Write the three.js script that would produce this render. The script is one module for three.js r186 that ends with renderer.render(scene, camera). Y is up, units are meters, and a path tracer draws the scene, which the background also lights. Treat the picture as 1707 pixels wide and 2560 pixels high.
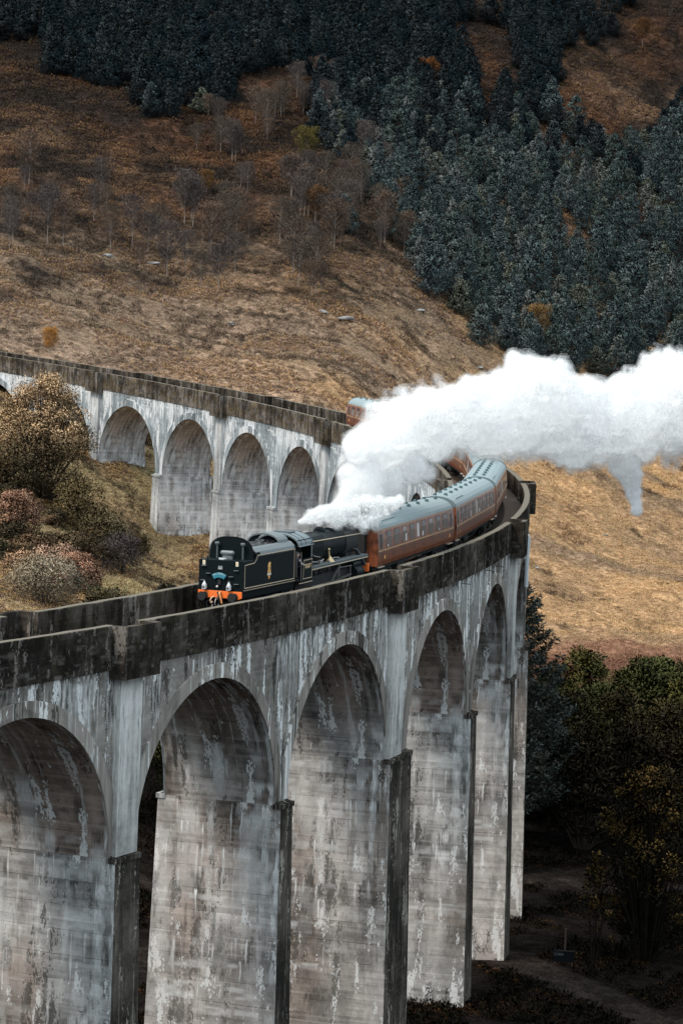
import * as THREE from 'three';
import { mergeGeometries } from 'three/addons/utils/BufferGeometryUtils.js';

// ---------------------------------------------------------------- camera, sky, sun, exposure
const scene = new THREE.Scene();
const CAM = [321.39, -109.11, 12.02], YAW = 2.0782, PITCH = -0.043, ROLL = 0.0388, FPX = 7374;
const V = (x, y, z) => new THREE.Vector3(x, z, -y);                 // plan east, plan north, height -> three
const EYE = V(...CAM);
const FH = [Math.cos(YAW), Math.sin(YAW)], RH = [Math.sin(YAW), -Math.cos(YAW)];
const camera = new THREE.PerspectiveCamera(2 * Math.atan(1280 / FPX) * 180 / Math.PI, 1707 / 2560, 1, 4000);
camera.position.copy(V(...CAM));
const fwd = V(Math.cos(PITCH) * FH[0], Math.cos(PITCH) * FH[1], Math.sin(PITCH)), rgt0 = V(RH[0], RH[1], 0), up0 = rgt0.clone().cross(fwd);
const camR = rgt0.clone().multiplyScalar(Math.cos(ROLL)).addScaledVector(up0, Math.sin(ROLL));
const camU = up0.clone().multiplyScalar(Math.cos(ROLL)).addScaledVector(rgt0, -Math.sin(ROLL));
camera.quaternion.setFromRotationMatrix(new THREE.Matrix4().makeBasis(camR, camU, fwd.clone().negate()));

const SUN = new THREE.Vector3().addScaledVector(rgt0, -0.62).addScaledVector(V(FH[0], FH[1], 0), -0.5).normalize().multiplyScalar(Math.cos(0.9)).add(new THREE.Vector3(0, Math.sin(0.9), 0)).normalize();
const sun = new THREE.DirectionalLight(0xffeedb, 1.5);
sun.name = 'sun';
sun.castShadow = true; sun.shadow.radius = 26; sun.shadow.mapSize.set(2048, 2048);
Object.assign(sun.shadow.camera, { left: -400, right: 400, top: 400, bottom: -400, near: 10, far: 1600 });
{
  const mid = V(CAM[0] + FH[0] * 350, CAM[1] + FH[1] * 350, 0);
  sun.target.position.copy(mid); sun.position.copy(mid).addScaledVector(SUN, 800);
  scene.add(sun, sun.target);
}
const renderer = new THREE.WebGLRenderer({ antialias: true });
renderer.toneMapping = THREE.LinearToneMapping;
renderer.toneMappingExposure = 2.0;
renderer.shadowMap.enabled = true;

// ---------------------------------------------------------------- random numbers and noise
function rng(seed) { let a = seed >>> 0; return () => { a = (a + 0x6d2b79f5) | 0; let t = Math.imul(a ^ (a >>> 15), 1 | a); t = (t + Math.imul(t ^ (t >>> 7), 61 | t)) ^ t; return ((t ^ (t >>> 14)) >>> 0) / 4294967296; }; }
const { clamp, lerp, smoothstep } = THREE.MathUtils;
const HASH = new Float32Array(65536); { const r = rng(7); for (let i = 0; i < 65536; i++) HASH[i] = r() * 2 - 1; }
const h2 = (x, y) => HASH[(Math.imul(x, 374761393) + Math.imul(y, 668265263) ^ (Math.imul(x ^ (y << 7), 1274126177) >>> 9)) & 65535];
const h3 = (x, y, z) => HASH[(Math.imul(x, 374761393) + Math.imul(y, 668265263) + Math.imul(z, 1440662683) ^ (Math.imul(x + z * 57 ^ (y << 6), 1274126177) >>> 9)) & 65535];
const fade = (t) => t * t * (3 - 2 * t);
function n2(x, y, px = 0, py = 0) {                                 // value noise, periodic when px, py are given
  const ix = Math.floor(x), iy = Math.floor(y), u = fade(x - ix), v = fade(y - iy);
  let x0 = ix, x1 = ix + 1, y0 = iy, y1 = iy + 1;
  if (px) { x0 = ((x0 % px) + px) % px; x1 = ((x1 % px) + px) % px; }
  if (py) { y0 = ((y0 % py) + py) % py; y1 = ((y1 % py) + py) % py; }
  const a = h2(x0, y0), b = h2(x1, y0), c = h2(x0, y1), d = h2(x1, y1);
  return a + (b - a) * u + (c - a) * v + (a - b - c + d) * u * v;
}
function n3(x, y, z) {
  const ix = Math.floor(x), iy = Math.floor(y), iz = Math.floor(z), u = fade(x - ix), v = fade(y - iy), w = fade(z - iz);
  const l = (a, b) => a + (b - a) * u;
  const A = l(h3(ix, iy, iz), h3(ix + 1, iy, iz)), B = l(h3(ix, iy + 1, iz), h3(ix + 1, iy + 1, iz)), C = l(h3(ix, iy, iz + 1), h3(ix + 1, iy, iz + 1)), D = l(h3(ix, iy + 1, iz + 1), h3(ix + 1, iy + 1, iz + 1));
  return lerp(A + (B - A) * v, C + (D - C) * v, w);
}
const fbm2 = (x, y, o = 4) => { let s = 0, a = 0.5; for (let i = 0; i < o; i++) { s += a * n2(x + i * 17.3, y - i * 9.1); x *= 2.03; y *= 2.03; a *= 0.5; } return s; };
const fbm3 = (x, y, z, o = 4) => { let s = 0, a = 0.5; for (let i = 0; i < o; i++) { s += a * n3(x + i * 11.7, y + i * 5.3, z - i * 7.9); x *= 2.07; y *= 2.07; z *= 2.07; a *= 0.5; } return s; };

// the overcast sky: brighter overhead, a little brighter where the sun stands behind the cloud
{
  const W = 512, H = 256, data = new Float32Array(W * H * 4);
  for (let j = 0; j < H; j++) for (let i = 0; i < W; i++) {
    const el = ((j + 0.5) / H - 0.5) * Math.PI, az = ((i + 0.5) / W - 0.5) * 2 * Math.PI;
    const dx = Math.cos(az) * Math.cos(el), dy = Math.sin(el), dz = Math.sin(az) * Math.cos(el), c = dx * SUN.x + dy * SUN.y + dz * SUN.z;
    let L = dy >= 0 ? 0.34 + 0.62 * dy : Math.max(0.05, 0.34 + dy * 3);
    L *= 1 + 0.35 * Math.pow(Math.max(0, c), 6);
    L *= 1 + 0.22 * fbm3(dx * 3 + 5, dy * 5, dz * 3, 5);
    const o = (j * W + i) * 4;
    data[o] = L * 0.86; data[o + 1] = L * 1.0; data[o + 2] = L * 1.09; data[o + 3] = 1;
  }
  const t = new THREE.DataTexture(data, W, H, THREE.RGBAFormat, THREE.FloatType);
  t.mapping = THREE.EquirectangularReflectionMapping; t.magFilter = t.minFilter = THREE.LinearFilter; t.needsUpdate = true;
  scene.background = t; scene.environment = t;
}

// ---------------------------------------------------------------- naming
const used = new Map();
function numbered(n) { const k = used.get(n) ?? 0; used.set(n, k + 1); return k ? `${n}_${String(k).padStart(3, '0')}` : n; }
function tag(o, label, category, group) { o.userData.label = label; o.userData.category = category; if (group) o.userData.group = group; return o; }
function shade(o) { o.traverse((m) => { if (m.isMesh) { m.castShadow = true; m.receiveShadow = true; } }); return o; }
function thing(name, label, category, group) { const g = new THREE.Group(); g.name = numbered(name); tag(g, label, category, group); scene.add(g); return g; }
function part(name, geo, mat, parent) { const m = new THREE.Mesh(geo, mat); m.name = name; m.castShadow = m.receiveShadow = true; parent.add(m); return m; }
function solo(name, geo, mat, label, category, group) { const m = new THREE.Mesh(geo, mat); m.name = numbered(name); m.castShadow = m.receiveShadow = true; tag(m, label, category, group); scene.add(m); return m; }
function struct(name, geo, mat) { const m = new THREE.Mesh(geo, mat); m.name = numbered(name); m.userData.kind = 'structure'; m.receiveShadow = m.castShadow = true; scene.add(m); return m; }

// ---------------------------------------------------------------- geometry helpers
function G(list) {                                                  // merge anything into one non-indexed geometry with position, normal, uv
  const out = list.map((g) => {
    const q = g.index ? g.toNonIndexed() : g.clone();
    if (!q.attributes.normal) q.computeVertexNormals();
    if (!q.attributes.uv) q.setAttribute('uv', new THREE.BufferAttribute(new Float32Array(q.attributes.position.count * 2), 2));
    for (const k of Object.keys(q.attributes)) if (!['position', 'normal', 'uv'].includes(k)) q.deleteAttribute(k);
    q.morphAttributes = {};
    return q;
  });
  return mergeGeometries(out, false);
}
function boxUV(g, s = 1) {                                          // uv in metres, by the face's main direction
  const p = g.attributes.position, n = g.attributes.normal, uv = new Float32Array(p.count * 2);
  for (let i = 0; i < p.count; i++) {
    const ax = Math.abs(n.getX(i)), ay = Math.abs(n.getY(i)), az = Math.abs(n.getZ(i)), x = p.getX(i), y = p.getY(i), z = p.getZ(i);
    const [a, b] = ax > ay && ax > az ? [z, y] : ay > az ? [x, z] : [x, y];
    uv[i * 2] = a * s; uv[i * 2 + 1] = b * s;
  }
  g.setAttribute('uv', new THREE.BufferAttribute(uv, 2));
  return g;
}
function box(x0, x1, y0, y1, z0, z1, bev = 0) {
  const dx = x1 - x0, dy = y1 - y0, dz = z1 - z0;
  let g;
  if (bev > 0) {
    const b = Math.min(bev, dx / 2.2, dy / 2.2, dz / 2.2), s = new THREE.Shape();
    const w = dx / 2 - b, h = dy / 2 - b;
    s.moveTo(-w, -h); s.lineTo(w, -h); s.lineTo(w, h); s.lineTo(-w, h); s.closePath();
    g = new THREE.ExtrudeGeometry(s, { depth: dz - 2 * b, bevelEnabled: true, bevelSize: b, bevelThickness: b, bevelSegments: 1 });
    g.translate((x0 + x1) / 2, (y0 + y1) / 2, z0 + b);
  } else { g = new THREE.BoxGeometry(dx, dy, dz); g.translate((x0 + x1) / 2, (y0 + y1) / 2, (z0 + z1) / 2); }
  return g;
}
const UPV = new THREE.Vector3(0, 1, 0);
function bar(a, b, r0, r1 = r0, n = 8) {                            // tapered rod between two points
  const A = new THREE.Vector3(...a), B = new THREE.Vector3(...b), d = B.clone().sub(A), L = d.length();
  const g = new THREE.CylinderGeometry(r1, r0, L, n);
  g.applyQuaternion(new THREE.Quaternion().setFromUnitVectors(UPV, d.normalize()));
  g.translate((A.x + B.x) / 2, (A.y + B.y) / 2, (A.z + B.z) / 2);
  return g;
}
function plank(a, b, w, t) {                                        // flat strip of width w (across) and thickness t between two points
  const A = new THREE.Vector3(...a), B = new THREE.Vector3(...b), d = B.clone().sub(A), g = new THREE.BoxGeometry(w, d.length(), t);
  g.applyQuaternion(new THREE.Quaternion().setFromUnitVectors(UPV, d.normalize()));
  g.translate((A.x + B.x) / 2, (A.y + B.y) / 2, (A.z + B.z) / 2);
  return g;
}
function tube(pts, r, n = 6, seg = pts.length * 4) { return new THREE.TubeGeometry(new THREE.CatmullRomCurve3(pts.map((p) => new THREE.Vector3(...p))), seg, r, n); }
function extrudeX(pts, x0, x1, bev = 0) {                           // profile in (z, y) swept along x
  const s = new THREE.Shape(pts.map(([z, y]) => new THREE.Vector2(-z, y)));
  const g = new THREE.ExtrudeGeometry(s, { depth: x1 - x0 - 2 * bev, bevelEnabled: bev > 0, bevelSize: bev, bevelThickness: bev, bevelOffset: -bev, bevelSegments: 1, curveSegments: 8 });
  g.translate(0, 0, x0 + bev);
  g.rotateY(Math.PI / 2);                                           // z -> x, x -> -z
  return g;
}
function extrudeZ(pts, z0, z1, bev = 0) {
  const s = pts instanceof THREE.Shape ? pts : new THREE.Shape(pts.map(([x, y]) => new THREE.Vector2(x, y)));
  const g = new THREE.ExtrudeGeometry(s, { depth: z1 - z0 - 2 * bev, bevelEnabled: bev > 0, bevelSize: bev, bevelThickness: bev, bevelOffset: -bev, bevelSegments: 1, curveSegments: 10 });
  g.translate(0, 0, z0 + bev);
  return g;
}
const std = (c, rough = 0.9, o = {}) => new THREE.MeshStandardMaterial({ color: new THREE.Color().setRGB(...c), roughness: rough, ...o });
const dull = (c, o = {}) => new THREE.MeshLambertMaterial({ color: new THREE.Color().setRGB(...c), ...o });
const phys = (c, rough, o = {}) => new THREE.MeshPhysicalMaterial({ color: new THREE.Color().setRGB(...c), roughness: rough, ...o });

// surface nets: an even-sided mesh of f(x, y, z) = 0 over a grid (f above 0 inside)
function surfaceNet(lo, hi, n, field, level = 0) {
  const [nx, ny, nz] = n, d = [0, 1, 2].map((i) => (hi[i] - lo[i]) / (n[i] - 1)), at = (i, j, k) => (k * ny + j) * nx + i;
  const F = field instanceof Float32Array ? field : (() => { const a = new Float32Array(nx * ny * nz); for (let k = 0; k < nz; k++) for (let j = 0; j < ny; j++) for (let i = 0; i < nx; i++) a[at(i, j, k)] = field(lo[0] + i * d[0], lo[1] + j * d[1], lo[2] + k * d[2]); return a; })();
  const id = new Int32Array(nx * ny * nz).fill(-1), pos = [], idx = [];
  const E = [[0, 1], [2, 3], [4, 5], [6, 7], [0, 2], [1, 3], [4, 6], [5, 7], [0, 4], [1, 5], [2, 6], [3, 7]], v = new Float32Array(8);
  for (let k = 0; k < nz - 1; k++) for (let j = 0; j < ny - 1; j++) for (let i = 0; i < nx - 1; i++) {
    let m = 0;
    for (let c = 0; c < 8; c++) { v[c] = F[at(i + (c & 1), j + ((c >> 1) & 1), k + (c >> 2))] - level; if (v[c] > 0) m |= 1 << c; }
    if (m === 0 || m === 255) continue;
    let x = 0, y = 0, z = 0, q = 0;
    for (const [a, b] of E) if ((v[a] > 0) !== (v[b] > 0)) {
      const t = v[a] / (v[a] - v[b]);
      x += (a & 1) + ((b & 1) - (a & 1)) * t; y += ((a >> 1) & 1) + (((b >> 1) & 1) - ((a >> 1) & 1)) * t; z += (a >> 2) + ((b >> 2) - (a >> 2)) * t; q++;
    }
    id[at(i, j, k)] = pos.length / 3;
    pos.push(lo[0] + (i + x / q) * d[0], lo[1] + (j + y / q) * d[1], lo[2] + (k + z / q) * d[2]);
  }
  const quad = (a, b, c, e, flip) => { if (a < 0 || b < 0 || c < 0 || e < 0) return; if (flip) idx.push(a, c, b, a, e, c); else idx.push(a, b, c, a, c, e); };
  for (let k = 1; k < nz - 1; k++) for (let j = 1; j < ny - 1; j++) for (let i = 1; i < nx - 1; i++) {
    const s = F[at(i, j, k)] > level;
    if (s !== F[at(i + 1, j, k)] > level) quad(id[at(i, j - 1, k - 1)], id[at(i, j, k - 1)], id[at(i, j, k)], id[at(i, j - 1, k)], !s);
    if (s !== F[at(i, j + 1, k)] > level) quad(id[at(i - 1, j, k - 1)], id[at(i - 1, j, k)], id[at(i, j, k)], id[at(i, j, k - 1)], !s);
    if (s !== F[at(i, j, k + 1)] > level) quad(id[at(i - 1, j - 1, k)], id[at(i, j - 1, k)], id[at(i, j, k)], id[at(i - 1, j, k)], !s);
  }
  const g = new THREE.BufferGeometry();
  g.setAttribute('position', new THREE.Float32BufferAttribute(pos, 3));
  g.setIndex(idx); g.computeVertexNormals();
  return g;
}

// ---------------------------------------------------------------- the lie of the land
// height columns along the valley: [sideways slope, [[distance, height], ...]]
const LAND = [
  [-0.1157, [[40, -22], [100, -26], [200, -27], [240, -24], [280, -10.8], [310, -7.8], [335, -2.5], [355, 1.4], [380, 5.8], [430, 15], [460, 20], [560, 37], [660, 59], [760, 87], [850, 119], [1100, 225], [1500, 330]]],
  [-0.058, [[40, -22], [100, -27], [200, -28], [245, -29], [262, -26], [300, -13], [335, -11], [354, -9.0], [372, -2.6], [392, 1.6], [412, 4.5], [440, 12.4], [490, 18.4], [560, 30.7], [650, 51], [740, 77], [870, 123.6], [1100, 220], [1500, 330]]],
  [0, [[40, -23], [100, -28], [200, -28], [240, -29], [280, -27], [320, -20], [350, -12], [420, 3], [450, 9], [500, 16.3], [570, 28.5], [660, 49], [780, 82], [920, 132], [1100, 205], [1500, 330]]],
  [0.058, [[40, -23], [100, -28], [190, -28], [232, -28.2], [280, -27], [340, -25], [390, -22.9], [435, -15.7], [470, -8.4], [520, 0], [580, 10.4], [620, 18.7], [680, 33], [760, 56], [850, 90], [960, 139], [1150, 215], [1500, 330]]],
  [0.1158, [[40, -24], [100, -29], [190, -29], [240, -28.5], [300, -27], [380, -24.5], [400, -22.9], [450, -18.7], [510, -12.5], [580, -4], [650, 7.2], [690, 16.3], [740, 31.7], [820, 61.6], [900, 97], [1000, 147], [1150, 210], [1500, 330]]],
];
function column(c, d) {
  const L = c[1];
  if (d <= L[0][0]) return L[0][1];
  let i = 0; while (i < L.length - 2 && L[i + 1][0] < d) i++;
  const [x0, y0] = L[i], [x1, y1] = L[i + 1], t = clamp((d - x0) / (x1 - x0), 0, 1);
  const m = (k) => k <= 0 || k >= L.length - 1 ? 0.3 : (L[k + 1][1] - L[k - 1][1]) / (L[k + 1][0] - L[k - 1][0]);
  const a = m(i) * (x1 - x0), b = m(i + 1) * (x1 - x0), t2 = t * t, t3 = t2 * t;
  return (2 * t3 - 3 * t2 + 1) * y0 + (t3 - 2 * t2 + t) * a + (-2 * t3 + 3 * t2) * y1 + (t3 - t2) * b;
}
const toView = (x, y) => { const dx = x - CAM[0], dy = y - CAM[1]; return [dx * RH[0] + dy * RH[1], dx * FH[0] + dy * FH[1]]; };
const toPlan = (a, d) => [CAM[0] + RH[0] * a + FH[0] * d, CAM[1] + RH[1] * a + FH[1] * d];
function landAD(a, d) {
  const t = clamp(a / Math.max(d, 40), -0.1157, 0.1158);
  let i = 0; while (i < 3 && LAND[i + 1][0] < t) i++;
  const w = clamp((t - LAND[i][0]) / (LAND[i + 1][0] - LAND[i][0]), 0, 1);
  const m = (k) => { const p = Math.max(0, k - 1), q = Math.min(4, k + 1); return (column(LAND[q], d) - column(LAND[p], d)) / (q - p); };
  const y0 = column(LAND[i], d), y1 = column(LAND[i + 1], d), t2 = w * w, t3 = t2 * w;
  let z = (2 * t3 - 3 * t2 + 1) * y0 + (t3 - 2 * t2 + w) * m(i) + (-2 * t3 + 3 * t2) * y1 + (t3 - t2) * m(i + 1);
  const far = smoothstep(d, 260, 520);
  z += fbm2(a * 0.035 + 3, d * 0.035, 3) * (0.6 + 3.2 * far) + fbm2(a * 0.22, d * 0.16 + 8, 3) * (0.25 + 0.9 * far);
  return z;
}
const ground = (x, y) => landAD(...toView(x, y));
function pixel(x, y, z) {                                           // where a point of the place falls in the photograph (1707 x 2560)
  const p = V(x, y, z).sub(EYE), d = p.dot(fwd);
  return [853.5 + FPX * p.dot(camR) / d, 1280 - FPX * p.dot(camU) / d, d];
}
function onGround(u, v, d0 = 180, d1 = 1100) {                      // the ground point seen there
  let lo = d0;
  for (let d = d0; d < d1; d += 2) { const a = (u - 853.5) / FPX * d, [x, y] = toPlan(a, d); if (pixel(x, y, landAD(a, d))[1] <= v) { lo = d; break; } lo = d; }
  const a = (u - 853.5) / FPX * lo, [x, y] = toPlan(a, lo);
  return [x, y, landAD(a, lo), lo];
}
function spot(u, d) { const a = (u - 853.5) / FPX * d, [x, y] = toPlan(a, d); return [x, y, landAD(a, d)]; }
function inside(poly, x, y) { let c = false; for (let i = 0, j = poly.length - 1; i < poly.length; j = i++) { const [a, b] = poly[i], [e, f] = poly[j]; if ((b > y) !== (f > y) && x < (e - a) * (y - b) / (f - b) + a) c = !c; } return c; }
// ---------------------------------------------------------------- what grows where (outlines in photograph pixels of the ground itself)
const Q = (L) => L.map(([x, y]) => [x * 1.0887, y * 1.0887]);
const WOOD_MAIN = Q([[740, 330], [680, 270], [705, 225], [800, 210], [880, 150], [1000, 170], [1200, 170], [1290, 200], [1350, 290], [1430, 330], [1568, 300], [1760, 280], [1760, 890], [1400, 880], [1180, 850], [1150, 780], [1060, 760], [1040, 690], [970, 690], [905, 640], [900, 520], [850, 440], [770, 400]]);
const WOOD_TOP = Q([[-200, -300], [820, -300], [800, 90], [760, 130], [640, 200], [570, 170], [540, 240], [440, 255], [300, 225], [200, 205], [150, 140], [140, 95], [0, 108], [-200, 120]]);
const WOOD_TOP_R = Q([[800, -300], [1480, -300], [1420, 10], [1340, 120], [1290, 160], [1100, 170], [900, 150], [790, 170]]);
const woodAt = (u, v) => inside(WOOD_MAIN, u, v) || inside(WOOD_TOP, u, v) || inside(WOOD_TOP_R, u, v);

const STRAW = [0.68, 0.415, 0.22], DRY = [0.3, 0.212, 0.152], RUST = [0.165, 0.086, 0.054], HEATH_SHADE = [0.04, 0.033, 0.031], EARTH = [0.02, 0.016, 0.014], PATH = [0.045, 0.035, 0.03], MOSS = [0.34, 0.27, 0.15], BRACKEN = [0.34, 0.17, 0.115];
const mix3 = (a, b, t) => [lerp(a[0], b[0], t), lerp(a[1], b[1], t), lerp(a[2], b[2], t)];
function turfColor(a, d, z) {                                       // what covers the ground here: straw-coloured moor grass, bracken, heather, leaf mould; shade painted in uphill
  const t = a / d, hill = smoothstep(z, 4, 75), n = fbm2(a * 0.03 + 9, d * 0.02, 4), m = fbm2(a * 0.11, d * 0.07 + 31, 3);
  const right = smoothstep(t, 0.022, 0.055);
  let c = mix3(DRY, STRAW, clamp(0.35 + right * 0.65 + n * 1.1 - hill * 0.9, 0, 1));
  c = mix3(c, DRY, clamp(right * 0.9 * (fbm2(a * 0.012 + 5, d * 0.075, 3) * 2.2 - 0.1), 0, 0.75));
  c = mix3(c, RUST, clamp(hill * 1.1 + n * 0.9 - 0.25 - right * 0.3 * (1 - hill), 0, 1));
  c = mix3(c, HEATH_SHADE, clamp(hill * 0.95 - 0.18 + m * 1.5 - right * 0.25, 0, 0.92));  // heather patches, with hillside shade painted in, darker higher up
  if (d > 420) c = mix3(c, [0.52, 0.36, 0.255], 0.75 * (1 - smoothstep(z + 14 * m, 14, 36)) * clamp(0.75 + m * 1.4, 0, 1) * (1 - right));
  if (d < 420) {                                                    // the valley floor and the near slope
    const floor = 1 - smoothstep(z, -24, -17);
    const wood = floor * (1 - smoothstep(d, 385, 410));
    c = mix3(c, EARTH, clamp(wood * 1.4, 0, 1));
    if (t > 0.02) c = mix3(c, BRACKEN, smoothstep(t, 0.02, 0.04) * smoothstep(d, 340, 360) * (1 - smoothstep(d + 30 * m, 405, 420)) * 0.8);
    const slope = smoothstep(z, -22, -12) * (1 - smoothstep(t, 0.02, 0.05));
    c = mix3(c, mix3(MOSS, [0.52, 0.36, 0.21], clamp(0.55 + m * 1.5, 0, 1)), slope * 0.8);
  }
  return c;
}
function pathShare(a, d) {                                          // the trodden tracks under the arches
  const w1 = Math.abs(d - (203 + 14 * Math.sin(a * 0.11 + 1) + a * -0.35)) , w2 = Math.abs(d - (243 + 0.12 * (a - 16) + 3 * Math.sin(a * 0.2)));
  return Math.max(1 - smoothstep(w1, 3.2, 6.5), 0.9 * (1 - smoothstep(w2, 1.4, 3)));
}
{
  const pos = [], col = [], uv = [], idx = [], rows = [];
  for (let d = 30; d < 1500; d += d < 140 ? 8 : d < 720 ? 1.6 : d < 1000 ? 3 : 20) rows.push(d);
  const nx = 260;
  for (const d of rows) {
    const W = Math.max(90, d * 0.19);
    for (let i = 0; i <= nx; i++) {
      const a = (i / nx * 2 - 1) * W, [x, y] = toPlan(a, d), z = landAD(a, d), p = V(x, y, z);
      pos.push(p.x, p.y, p.z); uv.push(a, d);
      let c = turfColor(a, d, z);
      if (d < 300 && z < -20) c = mix3(c, PATH, pathShare(a, d) * 0.85);
      const k = 1 + 0.35 * n2(a * 1.1, d * 0.8);
      col.push(c[0] * k, c[1] * k, c[2] * k);
    }
  }
  for (let j = 0; j < rows.length - 1; j++) for (let i = 0; i < nx; i++) { const q = j * (nx + 1) + i; idx.push(q, q + 1, q + nx + 1, q + 1, q + nx + 2, q + nx + 1); }
  const g = new THREE.BufferGeometry();
  g.setAttribute('position', new THREE.Float32BufferAttribute(pos, 3));
  g.setAttribute('color', new THREE.Float32BufferAttribute(col, 3));
  g.setAttribute('uv', new THREE.Float32BufferAttribute(uv, 2));
  g.setIndex(idx); g.computeVertexNormals();
  // a fine grain over the vegetation colours
  const N = 512, px = new Uint8Array(N * N * 4);
  for (let y = 0; y < N; y++) for (let x = 0; x < N; x++) {
    const f = 0.5 * n2(x / 4, y / 4, 128, 128) + 0.3 * n2(x / 11, y / 16, 0, 32) + 0.3 * n2(x / 32, y / 32, 16, 16), v = clamp(190 + 90 * f, 60, 255);
    px.set([v, v, v, 255], (y * N + x) * 4);
  }
  const t = new THREE.DataTexture(px, N, N); t.wrapS = t.wrapT = THREE.RepeatWrapping; t.magFilter = THREE.LinearFilter; t.repeat.set(1 / 14, 1 / 14); t.colorSpace = THREE.SRGBColorSpace; t.needsUpdate = true;
  struct('ground', g, new THREE.MeshLambertMaterial({ vertexColors: true, map: t, bumpMap: t, bumpScale: 0.25 }));
}

// ---------------------------------------------------------------- concrete
// A painted sheet of mass concrete: lift lines, board marks, lime runs and black weathering, in metres (x along, y down from the top).
function concrete(o) {
  const { W, H, mw, mh, seed, base, spread = 0.12, lift = 1.22, board = 0.16, lines = 0.2, white = [], dark = [], blotch = [], tint = () => null } = o, r = rng(seed);
  const L = new Float32Array(W * H), w = new Float32Array(W * H), k = new Float32Array(W * H), sx = W / mw, sy = H / mh;
  const P1 = Math.max(2, Math.round(mw * 0.35)), P2 = Math.max(3, Math.round(mw * 1.6)), P3 = Math.round(mw * 7);
  for (let y = 0; y < H; y++) {
    const my = y / sy, li = Math.floor(my / lift), lf = my / lift - li, bi = Math.floor(my / board), bf = my / board - bi;
    const row = h2(bi, seed + 3) * lines, band = h2(li, seed) * lines;
    const joint = Math.exp(-Math.pow(Math.min(lf, 1 - lf) * lift / 0.022, 2)), crack = Math.exp(-Math.pow(Math.min(bf, 1 - bf) * board / 0.012, 2));
    for (let x = 0; x < W; x++) {
      const X = x / W;
      let v = 0.62 * n2(X * P1 + seed, my * 0.24, P1) + 0.42 * n2(X * P2, my * 0.8 + seed, P2) + 0.2 * n2(X * P2 * 3, my * 4.1, P2 * 3) + 0.16 * n2(X * P3, my * 9, P3) + 0.12 * n2(X * P3 * 2, my * 21, P3 * 2);
      v += row * (0.55 + 0.6 * n2(X * P1 * 2, bi * 5.37, P1 * 2)) + 0.5 * band * (0.6 + 0.5 * n2(X * P1, li * 7.1, P1));
      v -= 1.5 * lines * joint * clamp(0.55 + 1.6 * n2(X * P2, li * 9.7, P2), 0, 1.3) + 0.6 * lines * crack * clamp(0.2 + 1.5 * n2(X * P2, bi * 3.3, P2), 0, 1);
      L[y * W + x] = 1 + v * spread * 2;
    }
  }
  const run = (A, x0, y0, len, wd, amp) => {
    const cut = r() * 9;
    const y1 = Math.min(H, Math.floor((y0 + len) * sy));
    for (let y = Math.max(0, Math.floor(y0 * sy)); y < y1; y++) {
      const t = (y / sy - y0) / len, a = amp * Math.min(1, t * 14) * Math.pow(1 - t, 0.55) * clamp(0.72 + 0.9 * n2(cut, y / sy * 1.7), 0, 1.15);
      const c = (x0 + 0.05 * n2(x0 * 7 + cut, y / sy * 1.1)) * sx, ww = wd * sx * (0.8 + 0.4 * n2(cut + 3, y / sy * 2.3));
      for (let x = Math.floor(c - 2.2 * ww - 1); x <= c + 2.2 * ww + 1; x++) {
        const i = y * W + ((x % W) + W) % W, q = (x - c) / Math.max(ww, 0.5) + 0.45 * n2(x * 0.21 + cut, y * 0.045), q2 = q * q;
        A[i] = Math.max(A[i], a * Math.exp(-q2 * q2 * 1.6) * (0.82 + 0.3 * n2(x * 0.6, y * 0.12)));
      }
    }
  };
  for (const [n, f] of white) for (let i = 0; i < n; i++) run(w, ...f(r));
  for (const [n, f] of dark) for (let i = 0; i < n; i++) run(k, ...f(r));
  for (const [n, f] of blotch) for (let i = 0; i < n; i++) {        // square-cornered patches left by the shuttering
    const [bx, by, bw, bh, amp] = f(r), A = amp > 0 ? w : k, m = Math.abs(amp);
    for (let y = Math.max(0, Math.floor(by * sy)); y < Math.min(H, (by + bh) * sy); y++) for (let x = Math.floor(bx * sx); x < (bx + bw) * sx; x++) {
      const j = y * W + ((x % W) + W) % W;
      A[j] = Math.max(A[j], m * clamp(0.7 + 0.8 * n2(x / sx * 2.2, y / sy * 4), 0, 1) * Math.min(1, (x / sx - bx) * 9, (bx + bw - x / sx) * 9, (y / sy - by) * 9, (by + bh - y / sy) * 9));
    }
  }
  if (o.flake) for (let y = 0; y < H; y++) { // ragged-edged lime crust and black growth
    const my = y / sy; for (let x = 0; x < W; x++) {
      const X = x / W, i = y * W + x, e = 0.3 * n2(X * P3 * 2, my * 7, P3 * 2) + 0.22 * n2(X * P3 * 4, my * 17, P3 * 4);
      const a = 0.75 * n2(X * P2, my * 0.33 + 5, P2) + 0.45 * n2(X * P2 * 3, my * 1.1, P2 * 3) + e, b = 0.75 * n2(X * P2, my * 0.3 + 55, P2) + 0.45 * n2(X * P2 * 3, my * 1.0 + 31, P2 * 3) + e;
      w[i] = Math.max(w[i], smoothstep(a, o.flake[0], o.flake[0] + 0.12) * o.flake[1]); k[i] = Math.max(k[i], smoothstep(b, o.flake[2], o.flake[2] + 0.12) * o.flake[3]);
    }
  }
  const px = new Uint8Array(W * H * 4), bp = new Uint8Array(W * H * 4), enc = (c) => 255 * (c <= 0.0031308 ? 12.92 * c : 1.055 * Math.pow(c, 1 / 2.4) - 0.055), WH = o.lime ?? [0.76, 0.77, 0.77], BK = o.soot ?? [0.022, 0.022, 0.02];
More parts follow.
